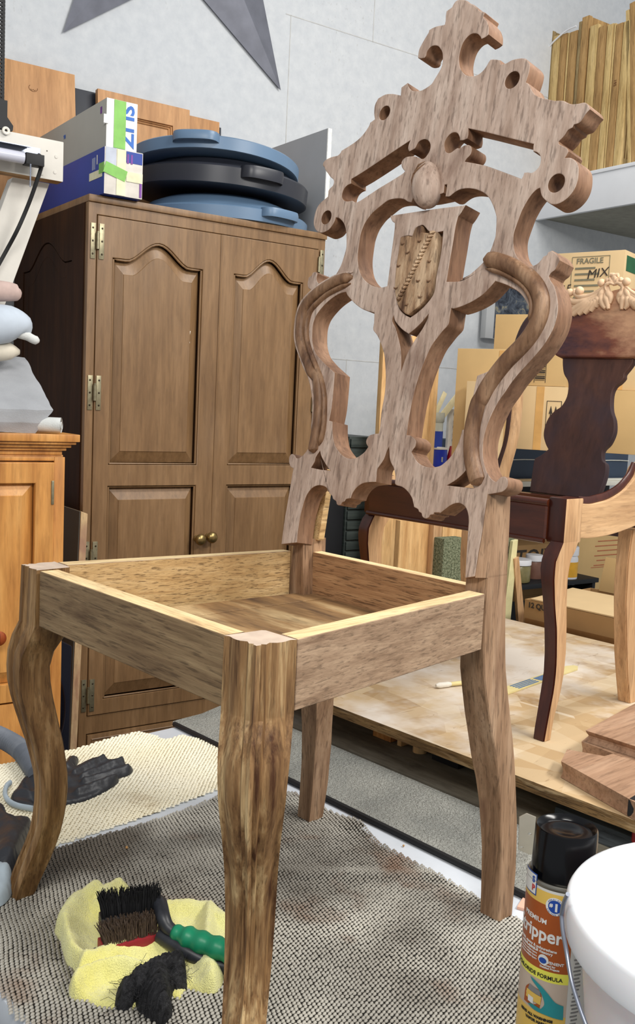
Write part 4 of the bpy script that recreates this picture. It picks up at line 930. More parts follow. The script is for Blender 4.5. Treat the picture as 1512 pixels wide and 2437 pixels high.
# ---- cloth pile on the pine cabinet
M['cgrey'] = plain('dusty_grey_canvas', (158, 160, 164), .9, 0, .1, 12, .1, .3, 400)
M['cpale'] = plain('pale_grey_cloth', (206, 208, 206), .9, 0, .1, 25, .1, .3, 300); M['cblueg'] = plain('pale_blue_glove', (184, 194, 206), .7, 0, .08, 20)
M['beige'] = plain('beige_glove', (206, 198, 182), .8, 0, .12, 30); M['pinkish'] = plain('pinkish_glove', (190, 166, 158), .8, 0, .15, 30)
def wp(a, b, v): q = pw(a, b, v); return wl(q[0], v, q[1])
def softmesh(name, rings, mat, parent, sub=2, noise=.002, ns=30, simple=False):
    bm = bmesh.new(); loft(bm, [local(parent, r) for r in rings]); bmesh.ops.recalc_face_normals(bm, faces=bm.faces[:])
    me = bpy.data.meshes.new(name); bm.to_mesh(me); bm.free(); ob = bpy.data.objects.new('tmp', me); COL.objects.link(ob)
    md = ob.modifiers.new('s', 'SUBSURF'); md.levels = sub; md.subdivision_type = 'SIMPLE' if simple else 'CATMULL_CLARK'; dg = bpy.context.evaluated_depsgraph_get(); dg.update()
    m2 = bpy.data.meshes.new_from_object(ob.evaluated_get(dg)); bpy.data.objects.remove(ob); m2.name = name
    from mathutils import noise as mn
    for v in m2.vertices:
        d = mn.noise_vector(v.co*ns)+mn.noise_vector(v.co*ns*2.7)*.5; v.co += d*noise
    return link(name, m2, mat, parent, 60)
cp = thing('canvas_cloth', 'folded dusty grey canvas lying on the honey pine cabinet', 'cloth', wl(up_-.1, vp+.1, zt_), WY)
V1, V2 = vp+.20, vp+.02
ztb = lambda a, v: wl(pw(a, 1000, v)[0], v, zt_+.001)
sec = []
for dx in (0, -.25, -.45):
    A = wp(60, 851, V1); B = wp(126, 977, V2); B2 = wp(123, 983, V2); C2 = ztb(84, V2+.01); D = ztb(60, V1); o = DX*dx
    A2 = wp(54, 853, V1-.01)
    sec.append([A+o, (A*.35+B*.65)+o, B+o, B2+o*1.0, (B2+C2)/2+o-DN*.004, C2+o, D+o])
softmesh('cloth_body', sec, M['cgrey'], cp, 4, .0030, 16, True)
ro = thing('paper_roll', 'rolled white drop sheet poking out right of the grey canvas', 'roll', wl(up_-.05, vp+.04, zt_), WY)
c0 = wp(146, 1004, vp+.015); c1 = c0-DX*.17+DN*.10; c0[2] = c1[2] = zt_+.019
bm = bmesh.new(); lc = local(ro, [c0, c1]); ax = lc[1]-lc[0]
outer_ = [lc[0]+ax*t for t in (0, .02, .5, 1)]
tube(bm, [lc[0]+ax*t for t in (0, .5, 1)], [.0165, .017, .017], 20, cap=False)
tube(bm, [lc[0]+ax*t for t in (0.0, .5, 1)], [.0135, .0135, .0135], 20, cap=False)
tube(bm, [lc[0]+ax*t-np.array([0, 0, .001]) for t in (-.01, .3)], [.0085, .0075], 14, cap=False)
bobj('roll_sheet', bm, M['cpale'], ro, 60)['kind'] = 'stuff'
def blob(name, label, cat, pts, rad, mat, v, tips=()):
    r_ = thing(name, label, cat, wl(up_-.1, v, zt_), WY); bm = bmesh.new()
    P = crom([local(r_, wp(a, b, v+dv))[0] for a, b, dv in pts], 4, False, 70); n = len(P)
    rd = np.interp(np.linspace(0, 1, n), np.linspace(0, 1, len(rad)), rad)
    tube(bm, P, rd, 16); o = bobj(name+'_body', bm, mat, r_, 70); return r_, o
g1, _ = blob('work_glove', 'beige glove with folded cuff under the pale blue glove', 'glove', [(-60, 838, 0), (-10, 838, 0), (25, 836, 0), (46, 838, 0)], [.020, .021, .018, .006], M['beige'], vp+.13)
g2, o2 = blob('work_glove', 'pale blue rubber glove with one white finger pointing right', 'glove', [(-80, 770, 0), (-20, 772, 0), (25, 772, 0), (52, 782, 0), (66, 800, 0)], [.040, .045, .040, .030, .008], M['cblueg'], vp+.12)
bm = bmesh.new(); P = crom([local(g2, wp(a, b, vp+.11))[0] for a, b in [(45, 792), (65, 800), (80, 808), (93, 812)]], 4, False); tube(bm, P, np.interp(np.linspace(0, 1, len(P)), [0, .4, .85, 1], [.012, .0095, .0095, .004]), 14); bobj('finger', bm, M['cpale'], g2, 70)
g3, o3 = blob('work_glove', 'stained pinkish beige glove finger at the left edge below the white brace', 'glove', [(-60, 690, 0), (-10, 692, 0), (20, 694, 0), (40, 696, 0), (49, 694, 0)], [.022, .023, .021, .018, .006], M['pinkish'], vp+.13)
# ---- white beam, brace and tube lamp
M['wpaint'] = plain('off_white_painted_wood', (212, 208, 200), .7, 0, .08, 9, .25, .15, 60); M['rawund'] = wood('raw_stud_underside', (186, 150, 100), (160, 122, 76), (120, 86, 50), 'X')
vb0 = -.20
e1 = pw(152, 338, vb0); e2 = pw(149, 433, vb0); zb0, zb1 = e2[1], e1[1]
be = thing('painted_beam', 'off-white painted timber beam with screws at the upper left', 'beam', wl(e1[0], vb0, zb0), WY)
bm = bmesh.new(); box(bm, (-.5, .019, (zb1-zb0)/2), (1.0, .038, zb1-zb0), None, .002); bmesh.ops.recalc_face_normals(bm, faces=bm.faces[:])
for f in bm.faces: f.material_index = 1 if f.normal.z < -.8 else 0
bobj('beam_timber', bm, [M['wpaint'], M['rawund']], be)
for k, (a, b) in enumerate([(134, 373), (131, 410), (100, 413), (112, 359)]):
    q = pw(a, b, vb0); bm = bmesh.new(); lathe(bm, [(0, 0), (.0042 if k < 3 else .0015, 0), (.0036 if k < 3 else .001, .0012), (0, .0014)], 16)
    bmesh.ops.transform(bm, matrix=Matrix.Translation((q[0]-e1[0], 0, q[1]-zb0))@Matrix.Rotation(R(90), 4, 'X'), verts=bm.verts[:]); bobj('screw', bm, M['wpaint'] if k < 3 else M['screw'], be)
q = pw(13, 312, vb0); bm = bmesh.new(); tube(bm, [(q[0]-e1[0]+.006*math.cos(a), -.004, q[1]-zb0+.006*math.sin(a)) for a in np.linspace(0, 2*math.pi, 18)], .003, 8, cap=False); bobj('eye_hook', bm, M['white'], be)
vb2 = vb0+.040
br = thing('painted_brace', 'slanted off-white painted brace below the beam', 'beam', wl(e1[0]-.1, vb2, zb0-.3), WY)
T0, T1 = wp(30, 425, vb2), wp(118, 440, vb2); L0, L1 = wp(-58, 660, vb2), wp(33, 668, vb2)
for q_ in (T0, T1): q_[2] = zb0+.0
d0 = (L1-T1); L0b = L1+d0*.6-(T1-T0); L1b = L1+d0*.6
hexa('brace_timber', [L0b, L1b, L1b+DN*.036, L0b+DN*.036, T0, T1, T1+DN*.036, T0+DN*.036], M['wpaint'], br)
M['steel'] = plain('fixture_steel', (150, 156, 170), .35, .7, .05); M['tubew'] = plain('lamp_tube_glass', (198, 200, 214), .25, 0, .03)
fx = thing('tube_lamp', 'grey strip lamp with pull chain and black cord fixed to the beam', 'lamp', wl(e1[0], vb0, zb0), WY)
def fl_(a, b, v=vb0): return local(fx, wp(a, b, v))[0]
def fbox(nm, c1, c2, v0_, v1_, mt):
    A = fl_(*c1, v0_); B = fl_(*c2, v0_); hz = -.0
    return boxo(nm, ((A[0]+B[0])/2, (v0_+v1_)/2-vb0, (A[2]+B[2])/2), (abs(A[0]-B[0]), abs(v1_-v0_), abs(A[2]-B[2])), mt, fx, bev=.001)
A = fl_(97, 372, vb0-.03)
boxo('lamp_housing', (A[0]-.5, -.014, A[2]+.006), (1.0, .027, .022), M['steel'], fx)
A2 = fl_(80, 383, vb0-.045); boxo('end_cap', (A2[0]+.004, -.032, A2[2]+.004), (.040, .026, .024), M['dark'], fx)
A3 = fl_(56, 378, vb0-.045); bm = bmesh.new(); tube(bm, [(A3[0]-.55, -.045, A3[2]+.002), (A3[0], -.045, A3[2]+.002)], .0125, 20); bobj('lamp_tube', bm, M['tubew'], fx)
A4 = fl_(60, 360, vb0-.03)
bm = bmesh.new(); pr = [(-.004, .013), (-.03, .026), (-.062, .020), (-.062, .0185), (-.03, .024), (-.005, .011)]
loft(bm, [[(A4[0]-.55, y_, A3[2]+z_+.004) for y_, z_ in pr], [(A4[0]+.004, y_, A3[2]+z_+.004) for y_, z_ in pr]]); bobj('reflector', bm, M['steel'], fx)
bm = bmesh.new(); A = fl_(73, 392, vb0-.062); B = fl_(72, 443, vb0-.062)
for k in range(16):
    p = A+(B-A)*k/15; bmesh.ops.create_icosphere(bm, subdivisions=1, radius=.0021, matrix=Matrix.Translation([float(x) for x in p]))
bobj('pull_chain', bm, M['steel'], fx).__setitem__('kind', 'stuff')
bm = bmesh.new(); tube(bm, crom([fl_(a, b, vb0+v_) for a, b, v_ in [(90, 368, -.03), (97, 374, -.032), (100, 388, -.03), (96, 406, -.025), (88, 430, -.02), (74, 470, -.01), (58, 510, 0), (40, 550, .0), (16, 595, .02), (-20, 660, .02)]], 4, False), .0044, 8); bobj('power_cord', bm, M['dark'], fx)
# ---- black ribbed mesh rack at the left edge
mr = thing('mesh_rack', 'black ribbed mesh rack at the upper left corner on the beam', 'rack', wl(e1[0]-.2, vb0+.01, zb1), WY)
ue_ = pw(13, 120, vb0+.01); mu = local(mr, wp(13, 120, vb0+.01))[0][0]
bm = bmesh.new()
for k in range(64): box(bm, (mu-.15, .006, .035+.0078*k), (.30, .004, .0046))
bobj('ribs', bm, M['dark'], mr).__setitem__('kind', 'stuff')
for k in range(6): boxo('upright', (mu-.003-.055*k, .010, .27), (.006, .012, .50), M['dark'], mr)
fu = local(mr, wp(30, 285, vb0))[0][0]
bm = bmesh.new(); prism(bm, [(mu-.2, .0015), (fu, .0015), (fu+.001, .012), (fu-.012, .028), (mu+.002, .062), (mu-.2, .062)], -.012, .028, lambda x, y, z: (x, z, y)); bobj('foot', bm, M['dark'], mr)
# ---- board standing between the two cabinets
M['edgeply'] = wood('board_edge', (222, 198, 156), (200, 172, 132), (168, 128, 100), 'Z', 6, 4, .3, .7, .2, [((150, 110, 98), 3, .5, .6, .7, 1)], .8)
M['darkface'] = plain('dark_laminate_face', (74, 72, 66), .6, 0, .15, 5)
ta_, tb_ = wp(193, 1217, -.12), wp(209, 1223, -.12); ba_, bb_ = wp(166, 1800, -.12), wp(182, 1800, -.12)
k = (FLOOR-ta_[2])/(ba_[2]-ta_[2]); fa, fb = ta_+(ba_-ta_)*k, tb_+(bb_-tb_)*k; fa[2] = fb[2] = FLOOR+.001
sb = thing('standing_board', 'dark faced board with pale edge standing between the pine cabinet and the wardrobe', 'board', (fa[0], fa[1], FLOOR), WY)
D_ = DN*.24
hexa('board_core', [fa, fb, fb+DN*.30, fa+DN*.30, ta_, tb_, tb_+DN*.3, ta_+DN*.3], M['edgeply'], sb)
e_ = -DX*.003
hexa('dark_face', [fa+e_+DN*.002, fa+DN*.002-DX*.0004, fa+DN*.3-DX*.0004, fa+e_+DN*.3, ta_+e_+DN*.002, ta_-DX*.0004+DN*.002, ta_-DX*.0004+DN*.3, ta_+e_+DN*.3], M['darkface'], sb)
M['navyg'] = plain('glossy_navy_plastic', (24, 26, 38), .3, 0, .2, 6)
A, B, C2, D2 = wp(136, 1520, -.19), wp(172, 1538, -.19), wp(164, 1800, -.19), wp(128, 1800, -.19)
k = (FLOOR-B[2])/(C2[2]-B[2]); Bf = B+(C2-B)*k; Af = A+(D2-A)*k; Bf[2] = Af[2] = FLOOR+.001
nv = thing('navy_panel', 'glossy dark navy panel standing left of the pale edged board', 'panel', (Af[0], Af[1], FLOOR), WY)
hexa('panel_sheet', [Af, Bf, Bf+DN*.012, Af+DN*.012, A, B, B+DN*.012, A+DN*.012], M['navyg'], nv, .002)
bm = bmesh.new(); cc = local(nv, wp(96, 1695, -.20))[0]
tube(bm, [cc+np.array([.062*math.cos(a), 0, .115*math.sin(a)]) for a in np.linspace(-1.3, 1.3, 24)], .0035, 8); bobj('curved_rim', bm, M['navyg'], nv)
# ================================================================== SOFT THINGS ON THE BENCH
from mathutils.geometry import delaunay_2d_cdt
def pld(X, Y, path):
    D = np.full(X.shape, 1e9)
    for (x1, y1), (x2, y2) in zip(path[:-1], path[1:]):
        dx, dy = x2-x1, y2-y1; t = np.clip(((X-x1)*dx+(Y-y1)*dy)/(dx*dx+dy*dy+1e-12), 0, 1); D = np.minimum(D, np.hypot(X-x1-t*dx, Y-y1-t*dy))
    return D
def cloth(name, outline, z0, ridges, base, mat, parent, g=.0032, edge=.009, rnd=.0006, zb=None, jag=0):
    """outline & ridge paths are world XY"""
    O = [np.array(p) for p in crom([np.array(p) for p in outline], 4, True, 60)]
    if jag: O = [p+RNG.normal(0, jag, 2) for p in O]
    xs = [p[0] for p in O]; ys = [p[1] for p in O]
    X, Y = np.meshgrid(np.arange(min(xs), max(xs), g), np.arange(min(ys), max(ys), g)); X = X+(np.arange(X.shape[0])[:, None] % 2)*g*.5
    K = inpoly(X, Y, O); D = pld(X, Y, O+[O[0]]); K &= D > g*.55; px_, py_ = X[K], Y[K]; De = np.concatenate([np.zeros(len(O)), D[K]])
    pts = [Vector((float(p[0]), float(p[1]))) for p in O]+[Vector((float(a), float(b))) for a, b in zip(px_, py_)]
    ed = [(i, (i+1) % len(O)) for i in range(len(O))]
    V, E_, F_, *_ = delaunay_2d_cdt(pts, ed, [], 1, 1e-7)
    VX = np.array([v.x for v in V]); VY = np.array([v.y for v in V]); De = np.minimum(pld(VX, VY, O+[O[0]]), 1)
    h = np.zeros(len(V))
    for path, w_, hh in ridges: h = np.maximum(h, hh*np.exp(-(pld(VX, VY, path)/w_)**2)) if hh > 0 else h+hh*np.exp(-(pld(VX, VY, path)/w_)**2)
    h = base+h; f = np.clip(De/edge, 0, 1); Z = z0+h*np.sqrt(1-(1-f)**2)+RNG.normal(0, rnd, len(V))*(De > .001)
    from mathutils import noise as mn
    Z += np.array([mn.noise(Vector((a*45, b*45, 3.3)))*.0022+mn.noise(Vector((a*110, b*110, 1.3)))*.001 for a, b in zip(VX, VY)])*np.clip(De/edge, 0, 1)
    Z = np.maximum(Z, z0+.0002)
    me = bpy.data.meshes.new(name); L = local(parent, np.stack([VX, VY, Z], 1)) if parent is not None else np.stack([VX, VY, Z], 1)
    n = len(L); Lb = L.copy(); Lb[:, 2] = (local(parent, [(0, 0, z0)])[0][2] if parent is not None else z0)
    nb = len(O); faces = [list(f_) for f_ in F_]
    verts = L.tolist()+Lb[:nb].tolist(); faces += [[i, (i+1) % nb, n+(i+1) % nb, n+i] for i in range(nb)]
    me.from_pydata(verts, [], faces); me.validate(); bm = bmesh.new(); bm.from_mesh(me); bmesh.ops.recalc_face_normals(bm, faces=bm.faces[:]); bm.to_mesh(me); bm.free()
    up_n = np.mean([p.normal.z for p in me.polygons])
    if up_n < 0: me.flip_normals()
    return link(name, me, mat, parent, 75)
def XY(crop, pts, z=.01): return [tuple(pz(a, b, z)[:2]) for a, b in C_(crop, pts)]
cT = (0, 1860, 2.7)
t = NT('yellow_terry'); c = t.ramp(t.noise(t.mapping(), 14, 4), [(.3, s2l((238, 230, 132))), (.6, s2l((250, 246, 168)))])
c = t.mix(t.ramp(t.noise(t.mapping((1, 1, 1), (3, 1, 0)), 9, 4), [(.60, (0, 0, 0, 1)), (.72, (.6, .6, .6, 1))]), c, s2l((176, 166, 84))); t.col(c)
t.bump(t.noise(t.mapping(), 600, 2, .7), .9, .003); t.b.inputs['Sheen Weight'].default_value = .5; M['terry'] = t.fin(.95, 0, .1)
tw = thing('microfibre_towel', 'crumpled yellow towel on the dark mat with brushes on it', 'towel', tuple(pz(330, 2250, .002)), 0)
to = XY(cT, [(350,930),(372,850),(400,800),(480,730),(560,700),(620,680),(675,692),(700,655),(760,628),(810,645),(870,680),(950,730),(1040,765),(1120,752),(1190,742),(1232,722),(1330,745),(1380,790),(1440,815),(1510,900),(1490,1050),(1440,1230),(1395,1300),(1330,1310),(1200,1280),(1160,1345),(1100,1335),(1080,1400),(880,1410),(700,1410),(600,1390),(570,1370),(460,1350),(440,1300),(450,1255),(500,1195),(430,1130),(400,1050),(385,980)], .012)
rd = [(XY(cT, p, .02), w_, h_) for p, w_, h_ in [
  ([(400,960),(440,1090),(520,1150),(620,1140),(760,1080),(900,1020),(1050,1000),(1200,1020),(1310,1080)], .016, .024),
  ([(1310,1080),(1360,1200),(1380,1280)], .013, .018), ([(610,700),(500,770),(430,860),(400,960)], .016, .026), ([(760,645),(690,690),(640,760)], .012, .018),
  ([(455,1310),(500,1245),(640,1185),(800,1170),(920,1200)], .010, .020), ([(1060,780),(1200,770),(1330,780),(1420,850)], .014, .014), ([(1350,790),(1340,900),(1330,1000)], .010, .018),
  ([(600,1390),(800,1400),(1000,1370)], .008, .010), ([(560,760),(600,900),(640,1000)], .012, -.004)]]
cloth('towel_cloth', to, .0022, rd, .006, M['terry'], tw, .0026, .009, .0004)
# steel wool
t = NT('steel_wool'); t.col(t.ramp(t.noise(t.mapping((1, 3, 1)), 60, 6, .7, 1), [(.35, s2l((28, 28, 30))), (.7, s2l((92, 92, 96)))])); t.bump(t.noise(t.mapping((1, 4, 1)), 220, 4, .7, 2), 1, .006); M['wool'] = t.fin(.6, .3, .3)
sw = thing('steel_wool', 'dark grey steel wool clump on the near edge of the yellow towel', 'steel wool', tuple(pz(370, 2360, .01)), 0)
so_ = XY(cT, [(740,1380),(745,1345),(810,1330),(830,1280),(880,1220),(930,1215),(960,1180),(1060,1150),(1140,1140),(1190,1165),(1205,1210),(1200,1260),(1150,1290),(1110,1310),(1100,1370),(1110,1430),(1070,1490),(1000,1480),(950,1450),(900,1420),(870,1380),(820,1400),(770,1410)], .016)
cloth('wool_pad', so_, .0024, [(XY(cT, [(800,1370),(900,1290),(1020,1230),(1150,1190)], .02), .016, .026), (XY(cT, [(1000,1250),(1020,1350),(1050,1440)], .02), .018, .028)], .010, M['wool'], sw, .0022, .010, .0012, jag=.0006)
cen = XY(cT, [(960, 1320)], .016)[0]; bm = bmesh.new()
for k in range(420):
    t_ = RNG.random(); a = RNG.random()*6.28; i = int(RNG.random()*len(so_)); e = np.array(so_[i]); p = np.array(cen)+(e-np.array(cen))*math.sqrt(t_)*1.02
    z = .0026+.026*math.sqrt(max(0, 1-t_**2))*(.75+.3*RNG.random()); d = RNG.normal(0, .010, 2)
    P0_ = local(sw, [(p[0], p[1], z)])[0]; Q = P0_+np.array([d[0], d[1], RNG.normal(0, .003)]); Mi = (P0_+Q)/2+RNG.normal(0, .0025, 3)
    Q[2] = max(Q[2], local(sw, [(0, 0, .003)])[0][2])
    tube(bm, [P0_, Mi, Q], .00022, 3)
bobj('fibres', bm, M['wool'], sw).__setitem__('kind', 'stuff')
# brushes
M['bristk'] = plain('black_bristle', (18, 18, 20), .5); M['bristb'] = plain('brown_bristle', (64, 50, 38), .6, 0, .4, 200); M['greeng'] = plain('green_grip', (24, 128, 92), .4, 0, .1, 30); M['redb'] = plain('red_brush_base', (150, 44, 50), .4, 0, .2, 60)
M['blackp'] = plain('black_brush_plastic', (40, 42, 48), .4, 0, .3, 80)
def brush(label, L_, R_, zb_, wd_, th_, bl_, hm, bmn, nb_, lean):
    A = pz(*L_, zb_); B = pz(*R_, zb_); c = (A+B)/2; a = math.atan2(B[1]-A[1], B[0]-A[0]); r_ = thing('scrub_brush', label, 'brush', (c[0], c[1], .003), a); ln = np.linalg.norm(B-A); zc = zb_-.003
    boxo('brush_head', (0, 0, zc-th_/2), (ln, wd_, th_), hm, r_, bev=.002)
    bm = bmesh.new()
    for k in range(nb_):
        x, y = (RNG.random()-.5)*ln*.96, (RNG.random()-.5)*wd_*.85; h = bl_*(.82+.25*RNG.random()); j = RNG.normal(0, .0018, 2)
        ox_ = x/ln*.010*(1 if x < 0 else .5)
        tube(bm, [(x, y, zc), (x+ox_*.4, y+lean*.5, zc+h*.5), (x+ox_+j[0], y+lean+j[1], zc+h)], [.0006, .0006, .0004], 3)
    bobj('bristles', bm, bmn, r_).__setitem__('kind', 'stuff'); return r_, ln
b1_, ln1 = brush('upturned brush with brown bristles and red base half hidden in the yellow towel', (240, 2244), (374, 2210), .030, .026, .012, .020, M['redb'], M['bristb'], 520, .004)
b2_, ln2 = brush('upturned black bristle brush with green grip lying on the yellow towel', (238, 2180), (378, 2158), .046, .022, .012, .026, M['blackp'], M['bristk'], 620, .003)
bm = bmesh.new(); N_ = [local(b2_, pz(a, b, z))[0] for a, b, z in [(368, 2148, .050), (380, 2150, .052), (388, 2180, .048), (398, 2205, .040), (418, 2222, .034)]]
P = crom(N_, 5, False); tube(bm, P, np.interp(np.linspace(0, 1, len(P)), [0, 1], [.0095, .0075]), 12); bobj('neck', bm, M['blackp'], b2_, 60)
bm = bmesh.new(); N_ = [local(b2_, pz(a, b, z))[0] for a, b, z in [(413, 2217, .036), (450, 2232, .034), (500, 2250, .032), (550, 2268, .030), (598, 2284, .028)]]
P = crom(N_, 8, False); rr_ = [.0078+.0045*min(1, i/8)+.0011*math.sin(i*1.1) for i in range(len(P))]; tube(bm, P, rr_, 14); bobj('green_grip', bm, M['greeng'], b2_, 60)
bm = bmesh.new(); N_ = [local(b1_, pz(a, b, z))[0] for a, b, z in [(380, 2225, .028), (440, 2262, .022), (500, 2292, .014), (545, 2304, .012), (585, 2318, .012)]]; tube(bm, crom(N_, 5, False), .0085, 12); bobj('handle', bm, M['blackp'], b1_, 60)
# gloves
M['nitrile'] = plain('black_nitrile', (40, 42, 48), .45, 0, .15, 40, .5, .3, 120); M['cuffw'] = plain('pale_cuff_lining', (176, 190, 200), .7)
cN = (0, 1700, 2.16)
gl = thing('rubber_glove', 'black rubber glove with pale lined cuff on the cream mat', 'glove', tuple(pz(190, 1850, .003)), 0)
go = XY(cN, [(330,242),(352,208),(385,203),(404,212),(400,235),(385,258),(430,236),(490,212),(540,212),(556,226),(610,218),(642,226),(648,246),(678,256),(684,274),(660,296),(615,310),(608,334),(560,368),(500,400),(440,425),(380,440),(320,450),(250,455),(170,458),(105,456),(62,436),(58,400),(92,358),(130,310),(200,268),(280,238)], .010)
cloth('glove_skin', go, .0035, [(XY(cN, p, .012), w_, h_) for p, w_, h_ in [([(340,270),(375,225)], .006, .008), ([(380,300),(530,225)], .0055, .010), ([(420,320),(630,235)], .0055, .010), ([(430,345),(660,275)], .0055, .009), ([(400,400),(600,325)], .0065, .010), ([(200,330),(330,330)], .02, .012), ([(100,400),(300,420)], .010, .010), ([(130,340),(180,440)], .004, -.004), ([(250,280),(300,420)], .004, -.003)]], .006, M['nitrile'], gl, .0030, .007, .0002)
bm = bmesh.new(); tube(bm, crom([local(gl, pz(a, b, z))[0] for (a, b), z in zip(C_(cN, [(52,352),(32,372),(26,410),(45,446),(90,470),(170,486)]), [.012, .014, .012, .010, .010, .010])], 5, False), .0052, 8, sx=.7); bobj('cuff', bm, M['cuffw'], gl, 60)
g2 = thing('rubber_glove', 'black rubber glove at the left edge beside the left front foot, pale lining showing', 'glove', tuple(pz(20, 1980, .003)), 0)
cloth('glove_skin', XY(cN, [(-60,420),(0,448),(34,478),(46,545),(72,532),(98,500),(165,520),(150,600),(112,690),(70,770),(20,800),(-60,790)], .016), .0035, [(XY(cN, [(-30,500),(60,600),(40,720)], .02), .022, .020), (XY(cN, [(100,540),(90,660)], .02), .014, .012)], .010, M['nitrile'], g2, .0034, .009, .0002)
cloth('lining', XY(cN, [(-60,688),(10,684),(42,702),(68,750),(66,790),(45,830),(5,862),(-60,880)], .036), .0040, [(XY(cN, [(-30,780),(30,770)], .034), .02, .016)], .016, M['cuffw'], g2, .0030, .010, .0002)
# hose
M['hose'] = plain('grey_hose', (108, 114, 124), .5)
ho = thing('vacuum_hose', 'grey corrugated hose curving behind the left front leg', 'hose', tuple(pz(30, 1770, .02)), 0)
P = crom([local(ho, pz(a, b, z))[0] for a, b, z in [(-90, 1730, .030), (-30, 1742, .026), (20, 1764, .024), (55, 1790, .022), (90, 1840, .021)]], 24, False, 80)
bm = bmesh.new(); tube(bm, P, [.0165+.0022*math.sin(i*math.pi/1.5) for i in range(len(P))], 14); bobj('hose_tube', bm, M['hose'], ho, 80)
# crumbs
M['crumb'] = plain('wood_crumb', (196, 150, 96), .8)
for i, (a, b, s_) in enumerate([(302, 2019, .0022), (910, 1967, .0018), (961, 2015, .0022)]):
    bm = bmesh.new(); bmesh.ops.create_icosphere(bm, subdivisions=1, radius=s_)
    for v in bm.verts: v.co *= .7+.5*RNG.random()
    o = bobj('wood_chip', bm, M['crumb']); p = pz(a, b, .004 if i == 0 else .0006); o.location = (p[0], p[1], .0055 if i == 0 else .0024); props(o, ['tiny wood chip on the dark mat behind the towel', 'pale wood chip on the black edging of the runner', 'reddish wood chip on the white bench strip'][i], 'wood chip')
# ================================================================== DARK BROWN CHAIR ON THE STRAND BOARD
M['mahog'] = wood('dark_red_brown_finish', (88, 42, 26), (66, 26, 14), (38, 14, 8), 'Z', 4, 6, .2, .8, .15, [((40, 24, 30), 4, .6, .8, .4, 1)], .28, .1, .6)
M['mahogy'] = wood('dark_red_brown_rail', (96, 46, 24), (72, 30, 14), (42, 17, 9), 'Y', 4, 6, .2, .8, .15, [], .28, .1, .6)
M['splat'] = wood('worn_dark_splat', (92, 60, 48), (72, 44, 36), (48, 30, 28), 'Z', 5, 3, .25, .75, .2, [((56, 46, 56), 5, .5, .7, .6, 1), ((126, 76, 50), 4, .62, .8, .5, 1)], .55, .2, .4)
M['palew'] = wood('stripped_pale_chair_wood', (216, 180, 140), (198, 158, 116), (166, 124, 86), 'Z', 4, 9, .2, .8, .25, [], .6, .2)
M['palex'] = wood('stripped_pale_chair_rail', (220, 184, 142), (202, 164, 122), (170, 130, 92), 'X', 4, 9, .2, .8, .25, [], .6, .2)
M['carve'] = plain('raw_carved_wood', (218, 184, 150), .65, 0, .1, 40)
M['crest'] = wood('half_stripped_crest', (190, 148, 116), (120, 72, 56), (62, 44, 54), 'Y', 4, 2.2, .36, .64, .2, [((100, 56, 42), 4, .5, .62, .6, 1)], .6, .3)
bc2 = thing('dining_chair', 'dark reddish brown chair with carved crest and solid shaped splat, on the strand board', 'chair', (1.02, .45, .0903))
def b2(P): return local(bc2, P)
YS = .262
def mid3(v_, tab): return np.interp(v_, [t_[1] for t_ in tab], [t_[0] for t_ in tab])
def brownleg(Lt, Mt, Rt, ys, y0_, y1_, n=22, name='front_leg', off=(0, 0), mats=None, zbot=.0905):
    rings = []
    for v_ in np.linspace(y1_, y0_, n):
        m_ = py(mid3(v_, Mt), v_, ys); r_ = py(mid3(v_, Rt), v_-2, ys); l_ = px(mid3(v_, Lt), v_-3, m_[0])
        z = max(m_[2], zbot); rings.append([(m_[0]+off[0], ys+off[1], z), (r_[0]+off[0], ys+off[1], z), (r_[0]+off[0], l_[1]+off[1], z), (m_[0]+off[0], l_[1]+off[1], z)])
    rings[0] = [(a, b, zbot) for a, b, c in rings[0]]
    bm = bmesh.new(); loft(bm, [b2(r) for r in rings]); bmesh.ops.recalc_face_normals(bm, faces=bm.faces[:])
    for f in bm.faces: f.material_index = 1 if (abs(f.normal.y) > .6 or f.normal.x > .5) else 0
    es = [e for e in bm.edges if abs((e.verts[0].co-e.verts[1].co).normalized().z) > .6]; bmesh.ops.bevel(bm, geom=es, offset=.002, segments=2, affect='EDGES')
    me = bpy.data.meshes.new(name); bm.to_mesh(me); bm.free(); return link(name, me, mats or [M['mahog'], M['palew']], bc2, 40)
Lt = [(1310.5,1294.7),(1300,1303),(1289.8,1326.6),(1285,1358),(1286.6,1390),(1291.4,1438),(1294.6,1502),(1295,1560),(1292.7,1606.6),(1285.7,1653),(1276.4,1711),(1268.3,1758)]
Mt = [(1341,1290),(1332.8,1310.7),(1323,1333),(1318.5,1374),(1320,1438),(1324.9,1502),(1324.5,1560),(1323,1595),(1318,1641.5),(1306.7,1699.7),(1295,1763)]
Rt = [(1382,1278.8),(1374.3,1310.6),(1361.5,1333),(1353.6,1374.4),(1350.4,1438),(1350.4,1502),(1348.4,1560),(1344,1606.6),(1334.6,1660),(1320.6,1711.3),(1311.3,1762.6)]
brownleg(Lt, Mt, Rt, YS, 1292, 1763)
zb_ = px(1301, 1288, .862)[2]; Bq = pz(1301, 1288, zb_); Aq = pz(875.5, 1219, zb_)
dv_ = (Aq-Bq); dv_[2] = 0; offL = (dv_[0], dv_[1]+.012)
brownleg(Lt, Mt, Rt, YS, 1292, 1763, off=offL)
